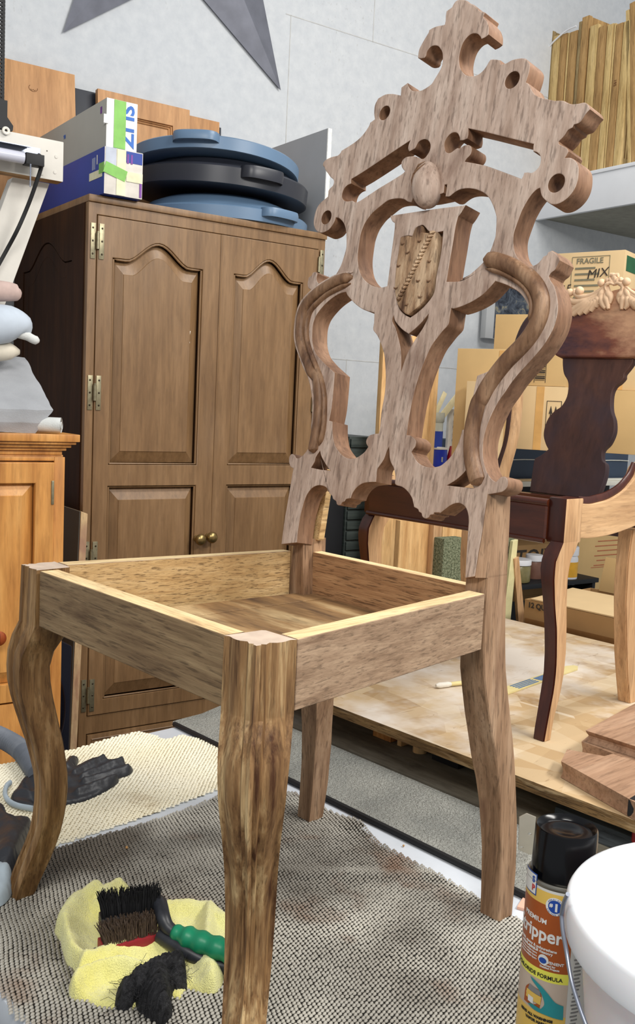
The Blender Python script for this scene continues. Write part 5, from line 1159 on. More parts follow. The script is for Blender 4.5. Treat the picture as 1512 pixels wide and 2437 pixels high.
# corner blocks
mt_ = py(1348.8, 1250, YS); zt2 = py(1346, 1190, YS)[2]; zbk = py(1341, 1294, YS)[2]
for o_ in ((0, 0), offL):
    x0_ = mt_[0]-.004; x1_ = py(1387, 1240, YS)[0]; c = b2([((x0_+x1_)/2+o_[0], YS+.018+o_[1], (zt2+zbk)/2)])[0]
    bm = bmesh.new(); box(bm, c, (x1_-x0_, .036, zt2-zbk+.004), None, .004); bmesh.ops.recalc_face_normals(bm, faces=bm.faces[:])
    for f in bm.faces: f.material_index = 1 if f.normal.y < -.7 else 0
    bobj('corner_block', bm, [M['mahog'], M['palew']], bc2, 40)
ex = dv_/np.linalg.norm(dv_); nx_ = np.array([ex[1], -ex[0], 0]); nx_ = nx_ if nx_[0] > 0 else -nx_
R0, R1 = Bq+np.array([.0, .004, 0]), Aq; ztr = px(1313, 1203, .862)[2]
hexa('front_rail', [R0, R1, R1+nx_*.022, R0+nx_*.022]+[p+np.array([0, 0, ztr-zb_]) for p in (R0, R1, R1+nx_*.022, R0+nx_*.022)], M['mahogy'], bc2, .003)
bm = bmesh.new(); zt3 = ztr+.006; tube(bm, b2([R0+nx_*.006+np.array([0, 0, ztr-zb_+.003]), R1+nx_*.006+np.array([0, 0, ztr-zb_+.003])]), .007, 12); bobj('rail_bead', bm, M['mahogy'], bc2)
bm = bmesh.new(); tube(bm, b2([R0-nx_*.002, R1-nx_*.002]), .004, 8); bobj('rail_bead', bm, M['mahogy'], bc2)
# right side rail (pale, curved top) traced on its own vertical plane
tp = [(1387,1199),(1410,1200),(1428.5,1196),(1450,1190),(1470,1180),(1488,1167),(1502,1151),(1514,1134),(1524,1110)]; bt_ = [(1556,1232),(1535,1243),(1512,1252),(1476,1266),(1444,1275),(1406,1281),(1382,1281)]
poly = [(py(a, b, YS)[0], py(a, b, YS)[2]) for a, b in tp]+[(1.215, .60), (1.26, .60)]+[(py(a, b, YS)[0], py(a, b, YS)[2]) for a, b in bt_]
poly = [(x-1.02, z-.0903) for x, z in poly]
plate('side_rail', [poly], .022, frame((0, YS-.45, 0), (1, 0, 0), (0, 0, 1), (0, 1, 0)), M['palex'], bc2, .0015, 0, 3)
zt_l = poly[0][1]
plate('side_rail', [[(poly[0][0], zt_l), (.19, zt_l-.012), (.19, zt_l-.072), poly[-1]]], .022, frame((offL[0], YS+.018+offL[1]-.45, 0), (1, 0, 0), (0, 0, 1), (0, 1, 0)), M['palex'], bc2, .0015, 0, 1)
bm = bmesh.new(); tube(bm, crom([b2((py(a, b, YS)+np.array([0, .011, .002])))[0] for a, b in tp], 3, False), .0105, 10, sx=.55); bobj('rail_edge', bm, M['mahog'], bc2)
# rear legs
Lr = [(1471.5,1265),(1468,1310.6),(1460,1406),(1460,1500),(1461,1560),(1465,1618),(1469.7,1669.4)]; Mr = [(1508,1256),(1500,1310),(1495.4,1342.5),(1490.6,1438),(1492,1533.8),(1493,1560),(1495,1618),(1500,1674)]; Rr = [(1545,1250),(1536,1342),(1524,1438),(1522,1533),(1524,1600),(1530,1672)]
brownleg(Lr, Mr, Rr, YS+.03, 1262, 1674, name='rear_leg', mats=[M['palew'], M['palew']]); brownleg(Lr, Mr, Rr, YS+.03, 1262, 1674, name='rear_leg', off=(offL[0], offL[1]-.06), mats=[M['palew'], M['palew']])
# back plane
a12 = R(12); BU = np.array([math.sin(a12), 0, math.cos(a12)]); BN = np.array([math.cos(a12), 0, -math.sin(a12)]); BW_ = np.array([0, 1., 0]); BP = np.array([1.2, .45, .48])
def bq(p): q = onp(p, BP, BN)-BP; return (q@BW_, q@BU)
cK = (1140, 640, 4.065)
BMx = frame(b2(BP)[0], BW_, BU, BN)
spl = [bq(p) for p in C_(cK, [(800,835),(800,930),(812,1010),(845,1070),(855,1130),(840,1230),(790,1320),(720,1370),(660,1440),(625,1530),(615,1610),(635,1690),(660,1740),(600,1790),(530,1830),(515,1900),(480,2150),(1135,2235),(1215,2000),(1222,1885),(1190,1850),(1185,1780),(1200,1740),(1250,1690),(1290,1610),(1305,1540),(1300,1450),(1275,1370),(1270,1280),(1280,1190),(1310,1130),(1350,1100),(1395,1050),(1400,1010),(1440,960),(1480,900),(1490,835)])]
plate('splat', [spl], .014, BMx, M['splat'], bc2, .002, .004, 3)
crs = [bq(p) for p in [(1321,843),(1334,850),(1400,852),(1500,852),(1590,842),(1625,800),(1620,760),(1580,716),(1520,690),(1480,688),(1440,700),(1400,712),(1340,720),(1290,735),(1262,765),(1262,800),(1290,815)]]
plate('crest_rail', [crs], .026, BMx, M['crest'], bc2, .004, -.006, 3)
zbr = onp((1227,1170), BP, BN); zb2_ = onp((1415.7,1190), BP, BN)
hexa('back_rail', [p+np.array([dx, dy, dz]) for dz, in ((-.065,), (.0,)) for p, dx, dy in ((zbr, -.012, .1), (zb2_, -.012, -.13), (zb2_, .012, -.13), (zbr, .012, .1))], M['mahogy'], bc2)
def stile(pts, side):
    bm = bmesh.new(); P = [BP+q[0]*BW_+q[1]*BU+BN*.006 for q in (bq(p) for p in pts)]
    if side < 0: P = [np.array([p[0], 2*.472-p[1], p[2]]) for p in P]
    P = crom([b2(p)[0] for p in P], 5, False); tube(bm, P, np.interp(np.linspace(0, 1, len(P)), [0, .25, .6, 1], [.019, .016, .017, .019]), 14, sx=1.0)
    bmesh.ops.recalc_face_normals(bm, faces=bm.faces[:])
    for f in bm.faces: f.material_index = 1 if (f.normal.y < -.15 and f.calc_center_median().z < .70-.09) else 0
    return bobj('stile', bm, [M['splat'], M['palew']], bc2, 60)
sp_ = [(1180,1185),(1192,1120),(1212,1050),(1222,975),(1226,900),(1236,830),(1258,775),(1290,745)]
stile(sp_, 1); stile(sp_, -1)
# carving on the crest
cL = (1350, 560, 7.167)
def cq(p, z): q = bq(C_(cL, [p])[0]); return b2(BP+q[0]*BW_+q[1]*BU+BN*z)[0]
bm = bmesh.new()
def strand(pts, r0_, z=-.008, seg=8, taper=(.5, 1, .35)):
    for mir in (0, 1):
        Q = [(1726-p[0] if mir else p[0], p[1]-(0 if not mir else (p[0]-863)*.03)) for p in pts]
        P = crom([cq(p, z) for p in Q], 4, False); tube(bm, P, r0_*np.interp(np.linspace(0, 1, len(P)), [0, .45, 1], taper), seg)
k_ = 1/1300.
strand([(20,1040),(60,1110),(180,1165),(380,1140),(540,1060),(660,950),(730,870)], .0085, -.010)
strand([(175,950),(185,1030),(280,1085),(430,1065),(580,985),(690,880)], .0065, -.012)
for e in [(40,1350),(130,1370),(230,1360),(330,1345),(430,1310),(520,1250)]:
    strand([(640-(520-e[0])*.25, 1040-(520-e[0])*.02), ((640+e[0])/2-10, (1060+e[1])/2-20), e], .012, -.0075, 8, (.5, 1, .5))
strand([(30,1180),(200,1215),(420,1150),(560,1090)], .007, -.007)
for p_ in ([(700,960),(640,1080),(650,1200),(700,1275)], [(720,980),(710,1080),(735,1180),(750,1285)], [(690,930),(660,990),(600,1100),(590,1210)], [(730,900),(745,1010),(790,1090),(770,1190)]): strand(p_, .0088, -.010, 8, (.5, 1, .4))
strand([(862,880),(800,855),(735,880),(715,930),(740,1000)], .0048, -.015)
for p_ in ([(862,880),(810,820),(785,775)], [(862,870),(850,790),(870,725),(930,712)], [(760,850),(742,810),(770,770)]): strand(p_, .0070, -.012, 8, (.4, .9, .7))
for p_, rr in (((275, 985), .0095), ((110, 1012), .0085), ((650, 850), .0085)):
    for mir in (0, 1):
        c = cq((1726-p_[0] if mir else p_[0], p_[1]-(20 if mir else 0)), -.014); bmesh.ops.create_uvsphere(bm, u_segments=14, v_segments=10, radius=rr, matrix=Matrix.Translation([float(x) for x in c]))
bobj('leaf_carving', bm, M['carve'], bc2, 60).__setitem__('kind', 'stuff')
# ================================================================== ON THE STRAND BOARD
M['walb'] = wood('table_leaf_wood', (186, 154, 128), (166, 132, 106), (132, 98, 74), 'X', 4, 9, .2, .8, .3, [], .6, .2); M['hingeb'] = plain('blackened_hinge', (38, 36, 34), .5, .6, .3, 150)
ZB = .0903
A = pz(1342, 1846, ZB); 
def slabpoly(nm, label, pxs, zt, th, mat, cat='board', par=None, grp=None):
    P = [pz(a, b, zt) for a, b in pxs]; c = np.mean(P, 0); r_ = thing(nm, label, cat, (c[0], c[1], zt-th), group=grp)
    n = len(P); rings = []
    for dz, s in ((0, .0), (.35, -.004), (.55, -.004), (.8, .0), (1, .002)):
        rings.append([[p[0]+(p[0]-c[0])*s/.15, p[1]+(p[1]-c[1])*s/.15, zt-th+th*dz] for p in P])
    bm = bmesh.new(); loft(bm, [local(r_, q) for q in rings]); bobj('leaf_board', bm, mat, r_, 20); return r_
l1 = slabpoly('table_leaf', 'lower light brown hinged leaf board with moulded edge, bottom right of the strand board', [(1338,1812),(1352,1784),(1440,1800),(1480,1788),(1600,1830),(1720,1960),(1560,1935)], ZB+.026, .0255, M['walb'])
l2 = slabpoly('table_leaf', 'upper light brown leaf board with moulded edge, at the right frame edge', [(1397,1738),(1510,1676),(1640,1640),(1760,1720),(1640,1815)], ZB+.046, .0190, M['walb'])
l3 = slabpoly('table_leaf', 'short leaf board end poking out under the upper leaf board', [(1386,1765),(1402,1752),(1520,1755),(1640,1815),(1480,1800)], ZB+.0265, .0255, M['walb'])
q = pz(1437, 1822, ZB+.013); e_d = (pz(1560, 1935, ZB+.02)-pz(1338, 1812, ZB+.02)); an_ = math.atan2(e_d[1], e_d[0])
for k, (a, b) in enumerate([(1429, 1829), (1462, 1846)]):
    q = pz(a, b-8, ZB+.015); boxo('hinge_plate', local(l1, [(q[0], q[1], ZB+.0135)])[0], (.034 if k == 0 else .03, .003, .024), M['hingeb'], l1, an_, bev=.0005)
bb = pz(1490, 1930, ZB); o = boxo('black_block', (0, 0, 0), (.05, .04, .026), M['dark'], None, .1, bev=.003); o.location = (bb[0]+.010, bb[1]-.028, ZB+.0135); props(o, 'small black block on the strand board corner at the right frame edge', 'block')
M['stick'] = plain('paint_stick_yellow', (220, 204, 146), .6, 0, .06); M['blueprint'] = plain('blue_stick_print', (92, 120, 156), .6, 0, .2, 200)
s0, s1 = pz(1180, 1655, ZB), pz(1372, 1588, ZB); an = math.atan2(*(s1-s0)[[1, 0]]); ln = np.linalg.norm((s1-s0)[:2])
stk = thing('paint_stick', 'yellow paint stirring stick with blue print behind the dark front leg', 'stick', ((s0+s1)/2)[[0, 1]].tolist()+[ZB], an)
bm = bmesh.new(); prism(bm, [(-ln/2, -.014), (ln/2-.02, -.014), (ln/2, -.004), (ln/2, .006), (ln/2-.02, .014), (-ln/2, .014)], .0003, .0035); bobj('stick_body', bm, M['stick'], stk)
for k in range(4): boxo('print', (-ln*.17, -.0095+.0063*k, .0038), (ln*.24, .0036, .0006), M['blueprint'], stk, bev=0)
boxo('print', (ln*.06, -.001, .0038), (ln*.16, .020, .0006), M['blueprint'], stk, bev=0)
p0, p1 = pz(1038, 1632, ZB+.006), pz(1110, 1624, ZB+.006); an = math.atan2(*(p1-p0)[[1, 0]]); pbz = thing('artist_brush', 'small brush with white tip lying behind the right rear leg', 'brush', (p0[0], p0[1], ZB), an)
bm = bmesh.new(); tube(bm, [(0, 0, .006), (.008, 0, .006), (.03, 0, .006), (.036, 0, .006)], [.003, .006, .0055, .004], 12); bobj('bristles', bm, M['white'], pbz, 60)
bm = bmesh.new(); tube(bm, [(.036, 0, .006), (.06, 0, .006), (.16, 0, .0055)], [.0042, .0045, .0038], 10); bobj('handle', bm, M['stick'], pbz, 60)
# ================================================================== CAN, BUCKET AND HARDWARE
M['capb'] = plain('glossy_black_cap', (8, 8, 11), .18, 0, .05, 10, .3); M['cyel'] = plain('can_yellow', (226, 188, 92), .35, 0, .03); M['cora'] = plain('can_orange_brown', (164, 82, 34), .35, 0, .04); M['cwht'] = plain('can_white', (214, 214, 210), .35, 0, .03)
M['clime'] = plain('can_lime_band', (236, 232, 92), .4, 0, .02); M['cbeige'] = plain('can_photo_beige', (196, 178, 162), .4, 0, .05); M['cteal'] = plain('can_glove_teal', (44, 142, 148), .4, 0, .1); M['cblu'] = plain('can_blue', (34, 74, 160), .35, 0, .03); M['cring'] = plain('can_rim_metal', (150, 146, 136), .3, .9); M['ctxt'] = plain('can_text_white', (226, 226, 224), .4, 0, .02); M['cblk'] = plain('can_text_black', (40, 40, 36), .5); M['cgrey'] = plain('can_print_grey', (130, 130, 130), .6)
cc = CAM+ray((1350, 1965))*.912
CXY = (cc[0], cc[1]); CTOP = cc[2]; CR_ = .0332
can = thing('spray_can', 'yellow and orange stripper spray can with glossy black cap by the white bucket', 'spray can', (CXY[0], CXY[1], .0025))
Z0 = .0025
bm = bmesh.new()
cpr = [(0, CTOP-.006), (.012, CTOP-.005), (.016, CTOP-.0035), (.0235, CTOP-.0045), (.0262, CTOP-.001), (.0278, CTOP), (.0290, CTOP-.002), (.0302, CTOP-.045), (.0303, CTOP-.0475)]
lathe(bm, [(r_, z-Z0) for r_, z in cpr]+[(.0, CTOP-.0475-Z0)], 64); bobj('cap', bm, M['capb'], can, 40)
ZS = CTOP-.0475
bm = bmesh.new(); lathe(bm, [(.0290, ZS-.004-Z0), (.0305, ZS+.001-Z0), (.0330, ZS+.0015-Z0), (.0341, ZS-.0005-Z0), (.0336, ZS-.003-Z0), (.0325, ZS-.004-Z0)], 64); bobj('rim', bm, M['cring'], can, 60)
bm = bmesh.new(); lathe(bm, [(0, 0), (.031, 0), (CR_, .002), (CR_, ZS-.0035-Z0), (.030, ZS-.003-Z0), (0, ZS-.003-Z0)], 64); bobj('can_body', bm, M['cwht'], can, 40)
PH = math.atan2(CAM[1]-CXY[1], CAM[0]-CXY[0])
fpt = np.array([CXY[0]+CR_*math.cos(PH), CXY[1]+CR_*math.sin(PH), 0]); fn = np.array([math.cos(PH), math.sin(PH), 0])
def zc(b, a=1318): return onp((a, b), fpt, fn)[2]-Z0
def wrapf(s0, z0, rot=0.0, dr=.0004, slope=0.0):
    def f(v):
        x, y = v.x*math.cos(rot)-v.y*math.sin(rot), v.x*math.sin(rot)+v.y*math.cos(rot); s = s0+x; a = PH+s/CR_; rr = CR_+dr+v.z
        return Vector((rr*math.cos(a), rr*math.sin(a), z0+y+slope*s))
    return f
def patch(nm, s0, s1, z0, z1, mat, dr=.0003, n=24, curve=0.0):
    bm = bmesh.new(); lo, hi = [], []
    for k in range(n+1):
        s = s0+(s1-s0)*k/n; a = PH+s/CR_; r_ = CR_+dr; lo.append(bm.verts.new((r_*math.cos(a), r_*math.sin(a), z0))); hi.append(bm.verts.new((r_*math.cos(a), r_*math.sin(a), z1+curve*math.cos((s-s0)/(s1-s0)*math.pi*2))))
    for k in range(n): bm.faces.new([lo[k], lo[k+1], hi[k+1], hi[k]])
    return bobj(nm, bm, mat, can, 60)
SL, SR = -.062, .0125
zy0, zo0, zl0, zp0 = zc(2160), zc(2316), zc(2341), zc(2424)
patch('yellow_band', SL, SR, zy0, ZS-.006-Z0, M['cyel']); patch('orange_band', SL, SR, zo0, zy0, M['cora']); patch('lime_band', SL, SR, zl0, zo0, M['clime']); patch('photo_band', SL, SR, zp0, zl0, M['cbeige']); patch('yellow_foot', SL, SR, .004, zp0+.002, M['cyel'], .00035)
def disc(nm, s0, z0, r_, mat, dr, r2=None, n=36):
    bm = bmesh.new(); f = wrapf(s0, z0, 0, dr); vs = [bm.verts.new(f(Vector((r_*math.cos(t_), (r2 or r_)*math.sin(t_), 0)))) for t_ in np.linspace(0, 2*math.pi, n, endpoint=False)]; c = bm.verts.new(f(Vector((0, 0, 0))))
    for i in range(n): bm.faces.new([c, vs[i], vs[(i+1) % n]])
    return bobj(nm, bm, mat, can, 60)
zs1 = zc(2158); sc_ = -.0048
disc('seal', sc_, zs1, .0086, M['ctxt'], .0006); disc('seal_centre', sc_, zs1, .0062, M['cblu'], .0009)
text('seal_number', '#', .0048, None, M['ctxt'], can, .0001, wrap=wrapf(sc_-.0048, zs1-.0004, 0, .0012), bold=.0002); text('seal_number', '1', .0100, None, M['ctxt'], can, .0001, wrap=wrapf(sc_-.0012, zs1-.0038, 0, .0012), bold=.0005)
for word, a0, a1, up_ in (("AMERICA'S", 150, 30, 1), ('STRIPPER BRAND', 205, 335, -1)):
    for i, ch_ in enumerate(word):
        if ch_ == ' ': continue
        a = R(a0+(a1-a0)*i/(len(word)-1)); rr = .0067 if up_ > 0 else .0081
        text('seal_letter', ch_, .0016, None, M['cblu'], can, .0001, wrap=wrapf(sc_+rr*math.cos(a), zs1+rr*math.sin(a), a-R(90)*up_, .0010))
patch('brand_badge', -.046, -.0245, zc(2150), zc(2098), M['cblu'], .0006); patch('brand_badge', -.046, -.0255, zc(2147), zc(2101), M['ctxt'], .0008)
text('badge_text', 'S', .008, None, M['cblu'], can, .0001, wrap=wrapf(-.0305, zc(2120), 0, .0010), bold=.0003); text('badge_text', 'P', .008, None, M['red'], can, .0001, wrap=wrapf(-.0305, zc(2140), 0, .0010), bold=.0003)
def ctext(s, size, s_end, b, mat=None, bold=.0002, sx=1.0): return text('label_text', s, size, None, mat or M['ctxt'], can, .0001, 'RIGHT', wrapf(s_end, zc(b), 0, .0006), sx, bold)
ctext('PREMIUM', .0066, -.0110, 2206, bold=.0001); ctext('Stripper', .0180, .0045, 2246, bold=.0004, sx=.92); ctext('varnish, epoxy & polyurethane', .0037, .0000, 2268, bold=.0001); ctext('wood, metal & masonry', .0037, -.0035, 2276, bold=.0001)
ctext('CONVENIENT', .0038, .0072, 2297, bold=.0001); ctext('Aerosol for', .0026, -.0003, 2304, bold=.0001); ctext('Detailed Projects', .0026, .0035, 2310, bold=.0001)
for k in range(4): ctext('removes multiple layers', .0024, -.0185, 2277+7*k, bold=.00005)
disc('round_icon', -.0118, zc(2291), .0050, M['ctxt'], .0006); disc('round_icon', -.0122, zc(2293), .0036, M['cblu'], .0008, .0028)
text('lime_text', 'METHYLENE CHLORIDE FORMULA', .0052, None, M['cblk'], can, .0001, 'RIGHT', wrapf(.0070, zl0+.0026, 0, .0006), 1.0, .0001)
# pictured hand and can
def flat(nm, pts, mat, dr, s0=0, z0=0):
    bm = bmesh.new(); f = wrapf(s0, z0, 0, dr); P = crom([np.array(p) for p in pts], 3); from_ = [Vector((float(p[0]), float(p[1]))) for p in P]
    V, E_, F_, *_ = delaunay_2d_cdt(from_, [(i, (i+1) % len(P)) for i in range(len(P))], [], 1, 1e-8); vs = [bm.verts.new(f(Vector((v.x, v.y, 0)))) for v in V]
    for q in F_: bm.faces.new([vs[i] for i in q])
    return bobj(nm, bm, mat, can, 60)
h_ = zl0-zp0
flat('pictured_can', [(-.030, .15*h_), (-.012, .12*h_), (-.0105, .55*h_), (-.014, .70*h_), (-.0245, .72*h_), (-.029, .55*h_)], M['cora'], .0006, 0, zp0)
flat('pictured_can', [(-.0275, .32*h_), (-.0112, .28*h_), (-.0108, .52*h_), (-.0270, .56*h_)], M['cyel'], .0008, 0, zp0); flat('pictured_can', [(-.0255, .56*h_), (-.0115, .53*h_), (-.0125, .68*h_), (-.0240, .74*h_)], M['cgrey'], .0008, 0, zp0)
flat('pictured_can', [(-.0245, .24*h_), (-.0185, .22*h_), (-.0185, .40*h_), (-.0245, .42*h_)], M['ctxt'], .0010, 0, zp0)
flat('pictured_glove', [(-.0235, .97*h_), (-.0175, .92*h_), (-.0105, .82*h_), (-.004, .66*h_), (.002, .48*h_), (.0095, .40*h_), (.0100, .0), (.004, .02*h_), (-.006, .06*h_), (-.0165, .08*h_), (-.0245, .16*h_), (-.0185, .21*h_), (-.0105, .18*h_), (-.0075, .34*h_), (-.0090, .52*h_), (-.0135, .72*h_), (-.0210, .88*h_)], M['cteal'], .0011, 0, zp0)
text('foot_text', 'READ ALL WARNINGS', .0034, None, M['cblk'], can, .0001, 'RIGHT', wrapf(.0010, zp0-.0045, 0, .0008), 1.0, .0002); text('foot_text', 'VAPOR HARMFUL', .0034, None, M['cblk'], can, .0001, 'RIGHT', wrapf(.0010, zp0-.0090, 0, .0008), 1.0, .0002)
bm = bmesh.new()
for k in range(46):
    z = .03+k*(zy0-.02)/46
    f = wrapf(.0165+.0006*(k % 3), z, 0, .0003); w_ = .0085-.002*((k*7) % 4)/3
    v = [bm.verts.new(f(Vector(p))) for p in ((0, 0, 0), (w_/2, 0, 0), (w_, 0, 0), (w_, .0016, 0), (w_/2, .0016, 0), (0, .0016, 0))]; bm.faces.new(v)
bobj('fine_print', bm, M['cgrey'], can).__setitem__('kind', 'stuff')
# bucket
t = NT('bucket_plastic'); c = t.ramp(t.noise(t.mapping(), 7, 4), [(.35, s2l((226, 230, 236))), (.65, s2l((240, 243, 246)))]); c = t.mix(t.ramp(t.noise(t.mapping(), 38, 5, .7), [(.66, (0, 0, 0, 1)), (.74, (.5, .5, .5, 1))]), c, s2l((150, 148, 142))); t.col(c); t.b.inputs['Subsurface Weight'].default_value = .1; M['bucket'] = t.fin(.35, 0, .5)
BH = .252; BX, BY, BR = .2400, -.3525, .1495
bk_ = thing('bucket', 'white plastic bucket with wire handle at the lower right', 'bucket', (BX, BY, .0025))
lip = [(BR-.0005, BH-.030), (BR+.0005, BH-.026), (BR, BH-.005), (BR-.002, BH-.0015), (BR-.006, BH), (BR-.013, BH-.0008), (BR-.0165, BH-.004), (BR-.018, BH-.010), (BR-.021, BH-.045), (BR-.0215, BH-.046), (BR-.038, .008), (0, .007)]
prof = [(0, 0), (BR-.044, 0), (BR-.040, .003), (BR-.013, BH-.031)]+lip
bm = bmesh.new(); lathe(bm, [(r_, z) for r_, z in prof], 96); bobj('bucket_shell', bm, M['bucket'], bk_, 45)
bm = bmesh.new()
A = np.array([BX, BY, BH]); 
def onb(a, b, dr=.004):   # point on a vertical cylinder just outside the bucket wall
    d = ray((a, b)); o_ = CAM[:2]-np.array([BX, BY]); rr = BR+dr
    qa_, qb_, qc = d[:2]@d[:2], 2*o_@d[:2], o_@o_-rr*rr; dis = qb_*qb_-4*qa_*qc
    t_ = (-qb_-math.sqrt(dis))/(2*qa_) if dis > 0 else -qb_/(2*qa_)
    return CAM+d*t_
hp = [(1352, 2128), (1342, 2150), (1337, 2178), (1340, 2215), (1349, 2265), (1360, 2330), (1376, 2385), (1396, 2440), (1420, 2500)]
tube(bm, crom([local(bk_, onb(a, b))[0] for a, b in hp], 5, False), .0018, 8); bobj('wire_handle', bm, M['steel'], bk_, 60)
M['bluemark'] = plain('blue_marker', (92, 92, 190), .6)
def bside(a, b): return local(bk_, onb(a, b, -.0128+.0005))[0]
q = onb(1504, 2432, -.011); ph_ = math.atan2(q[1]-BY, q[0]-BX)
def bw(v): z = q[2]-.0025+v.y-.004; rr = (BR-.0135-(BH-z)*.128)+.0012; a = ph_+v.x/rr; return Vector((rr*math.cos(a), rr*math.sin(a), z))
text('marker_text', 'L', .016, None, M['bluemark'], bk_, .0002, 'LEFT', bw, 1, .0006)
# hardware by the right rear leg
M['plate'] = plain('bare_steel_plate', (196, 190, 176), .35, .6, .05)
fp = pz(1268, 2030, .022); mb = thing('metal_bracket', 'bare steel bracket with holes between right rear leg and spray can', 'bracket', (fp[0], fp[1], .012), 0)
P = [(1236,1944),(1254,1935),(1276,1944),(1268,2032),(1262,2034),(1234,2022)]
vb_n = np.array([-CF[0], -CF[1], 0]); vb_n /= np.linalg.norm(vb_n); c0_ = fp
def vq(a, b): return onp((a, b), c0_, vb_n)
XH = np.cross([0, 0, 1.], vb_n); 
pp = [(((vq(a, b)-c0_)@XH), (vq(a, b)-c0_)[2]) for a, b in P]
def circ2(a, b, r1, r2): q = vq(a, b)-c0_; return [(q@XH+r1*math.cos(t_), q[2]+r2*math.sin(t_)) for t_ in np.linspace(0, 2*math.pi, 12, endpoint=False)]
lo_ = local(mb, c0_)[0]; minz = min(p[1] for p in pp); 
plate('bracket_plate', [pp, circ2(1261, 1984, .0028, .0020), circ2(1241, 2016, .0030, .0014)], .0022, frame(lo_, XH, (0, 0, 1), vb_n), M['plate'], mb, .0004, -.001, 1)
M['pinkw'] = plain('pink_sanded_strip', (226, 178, 156), .7); A = pz(1238, 2130, .004)
o = boxo('wood_strip', (0, 0, 0), (.05, .018, .004), M['pinkw'], None, .35, bev=.0006); p = pz(1246, 2142, .003); o.location = (p[0]+.004, p[1]-.006, .0022); props(o, 'small pinkish wood strip on the white bench beside the spray can', 'strip')
M['redp'] = plain('red_plastic', (150, 20, 30), .4); rp = pz(1508, 1992, .04)
bm = bmesh.new(); lathe(bm, [(0, 0), (.010, 0), (.010, .03), (.006, .036), (0, .036)], 20); o = bobj('red_bottle', bm, M['redp']); q = pz(1509, 2000, .05); o.location = (q[0]+.003, q[1]-.006, .0495); props(o, 'red bottle cap standing behind the bucket at the right frame edge', 'bottle')
# ================================================================== BACKGROUND RIGHT
M['card'] = plain('cardboard', (200, 168, 118), .85, 0, .06, 8, .15, .1, 60); M['card2'] = plain('cardboard_pale', (212, 184, 140), .85, 0, .06, 8); M['cardd'] = plain('cardboard_brown', (164, 128, 84), .85, 0, .08, 8); M['ptape'] = plain('packing_tape', (206, 160, 96), .35, 0, .1, 20, .5); M['prt'] = plain('carton_print_dark', (60, 52, 44), .8); M['prtg'] = plain('carton_print_grey', (120, 116, 96), .8); M['prtr'] = plain('carton_print_red', (176, 104, 72), .8)
M['navyb'] = plain('navy_bin', (52, 66, 86), .5, 0, .12, 6); M['tabw'] = plain('table_paper', (222, 220, 208), .8, 0, .06, 20); M['blk'] = plain('near_black', (18, 20, 24), .6, 0, .3, 10)
def kbox(name, label, a, b, c, d, v, depth, mat, cat='box', group=None, zfix=None):
    """box whose front (wall-parallel) face spans pixels a..b, c..d on plane v"""
    y_ = (c+d)/2; u0_ = pw(a, y_, v)[0]; u1_ = pw(b, y_, v)[0]; z1_ = pw((a+b)/2, c, v)[1]; z0_ = zfix if zfix is not None else pw((a+b)/2, d, v)[1]
    r_ = thing(name, label, cat, wl(u0_, v, z0_), WY, group); W_, H_ = u1_-u0_, z1_-z0_
    boxo('carton_body' if cat == 'box' else 'body', (W_/2, depth/2, H_/2), (W_, depth, H_), mat, r_, bev=.0015)
    return r_, W_, H_, (u0_, z0_, z1_)
BYW = R(-70)
def rbox(name, label, a, b, c, d, Z, depth, mat, zfix=None, yaw=BYW):
    ex_ = np.array([math.cos(yaw), math.sin(yaw), 0]); en = np.array([-math.sin(yaw), math.cos(yaw), 0]); P0 = CAM+ray((a, c))*Z
    f = lambda u_, v_: onp((u_, v_), P0, en); A_ = f(a, (c+d)/2); B_ = f(b, (c+d)/2); z1_ = f((a+b)/2, c)[2]; z0_ = zfix if zfix is not None else f((a+b)/2, d)[2]
    W_ = (B_-A_)@ex_; H_ = z1_-z0_; r_ = thing(name, label, 'box', (A_[0], A_[1], z0_), yaw)
    boxo('carton_body', (W_/2, depth/2, H_/2), (W_, depth, H_), mat, r_, bev=.0015); return r_, W_, H_, None
def fp_(r_, x, z, w_, h_, mat, nm='print', y=-.0006): return boxo(nm, (x, y, z), (w_, .001, h_), mat, r_, bev=0)
# rear bench with bins
vt = .02; zt_b = pw(1300, 1146, vt)[1]
uL = pw(1030, 1146, vt)[0]
tb2 = thing('rear_bench', 'cluttered rear bench under the cartons along the white wall', 'workbench', wl(uL, vt, FLOOR), WY)
boxo('bench_top', (.75, .265, zt_b-.009-FLOOR), (1.56, .53, .018), M['tabw'], tb2)
for x in (.03, 1.47):
    for y in (.04, .49): boxo('leg', (x, y, (zt_b-.018-FLOOR)/2), (.05, .05, zt_b-.018-FLOOR), M['blk'], tb2)
boxo('back_panel', (.75, .50, (zt_b-.02-FLOOR)/2), (1.4, .01, zt_b-.02-FLOOR), M['blk'], tb2)
zlow = pw(1300, 1420, vt)[1]; boxo('lower_shelf', (.75, .265, zlow-.009-FLOOR), (1.4, .44, .018), M['cardd'], tb2)
zsh = pw(1290, 1056, .10)[1]
nb1, W_, H_, _ = kbox('storage_bin', 'long navy storage bin lying under the cartons on the rear bench', 1196, 1495, 1060, 1140, .08, .40, M['navyb'], 'bin', zfix=zt_b+.001)
bm = bmesh.new(); tube(bm, [(W_*t_, -.003, H_*(.55+.03*math.sin(t_*9))) for t_ in np.linspace(0, 1, 14)], .0018, 6); bobj('rim_line', bm, M['tabw'], nb1)
zs_b = zt_b+.001+H_+.001
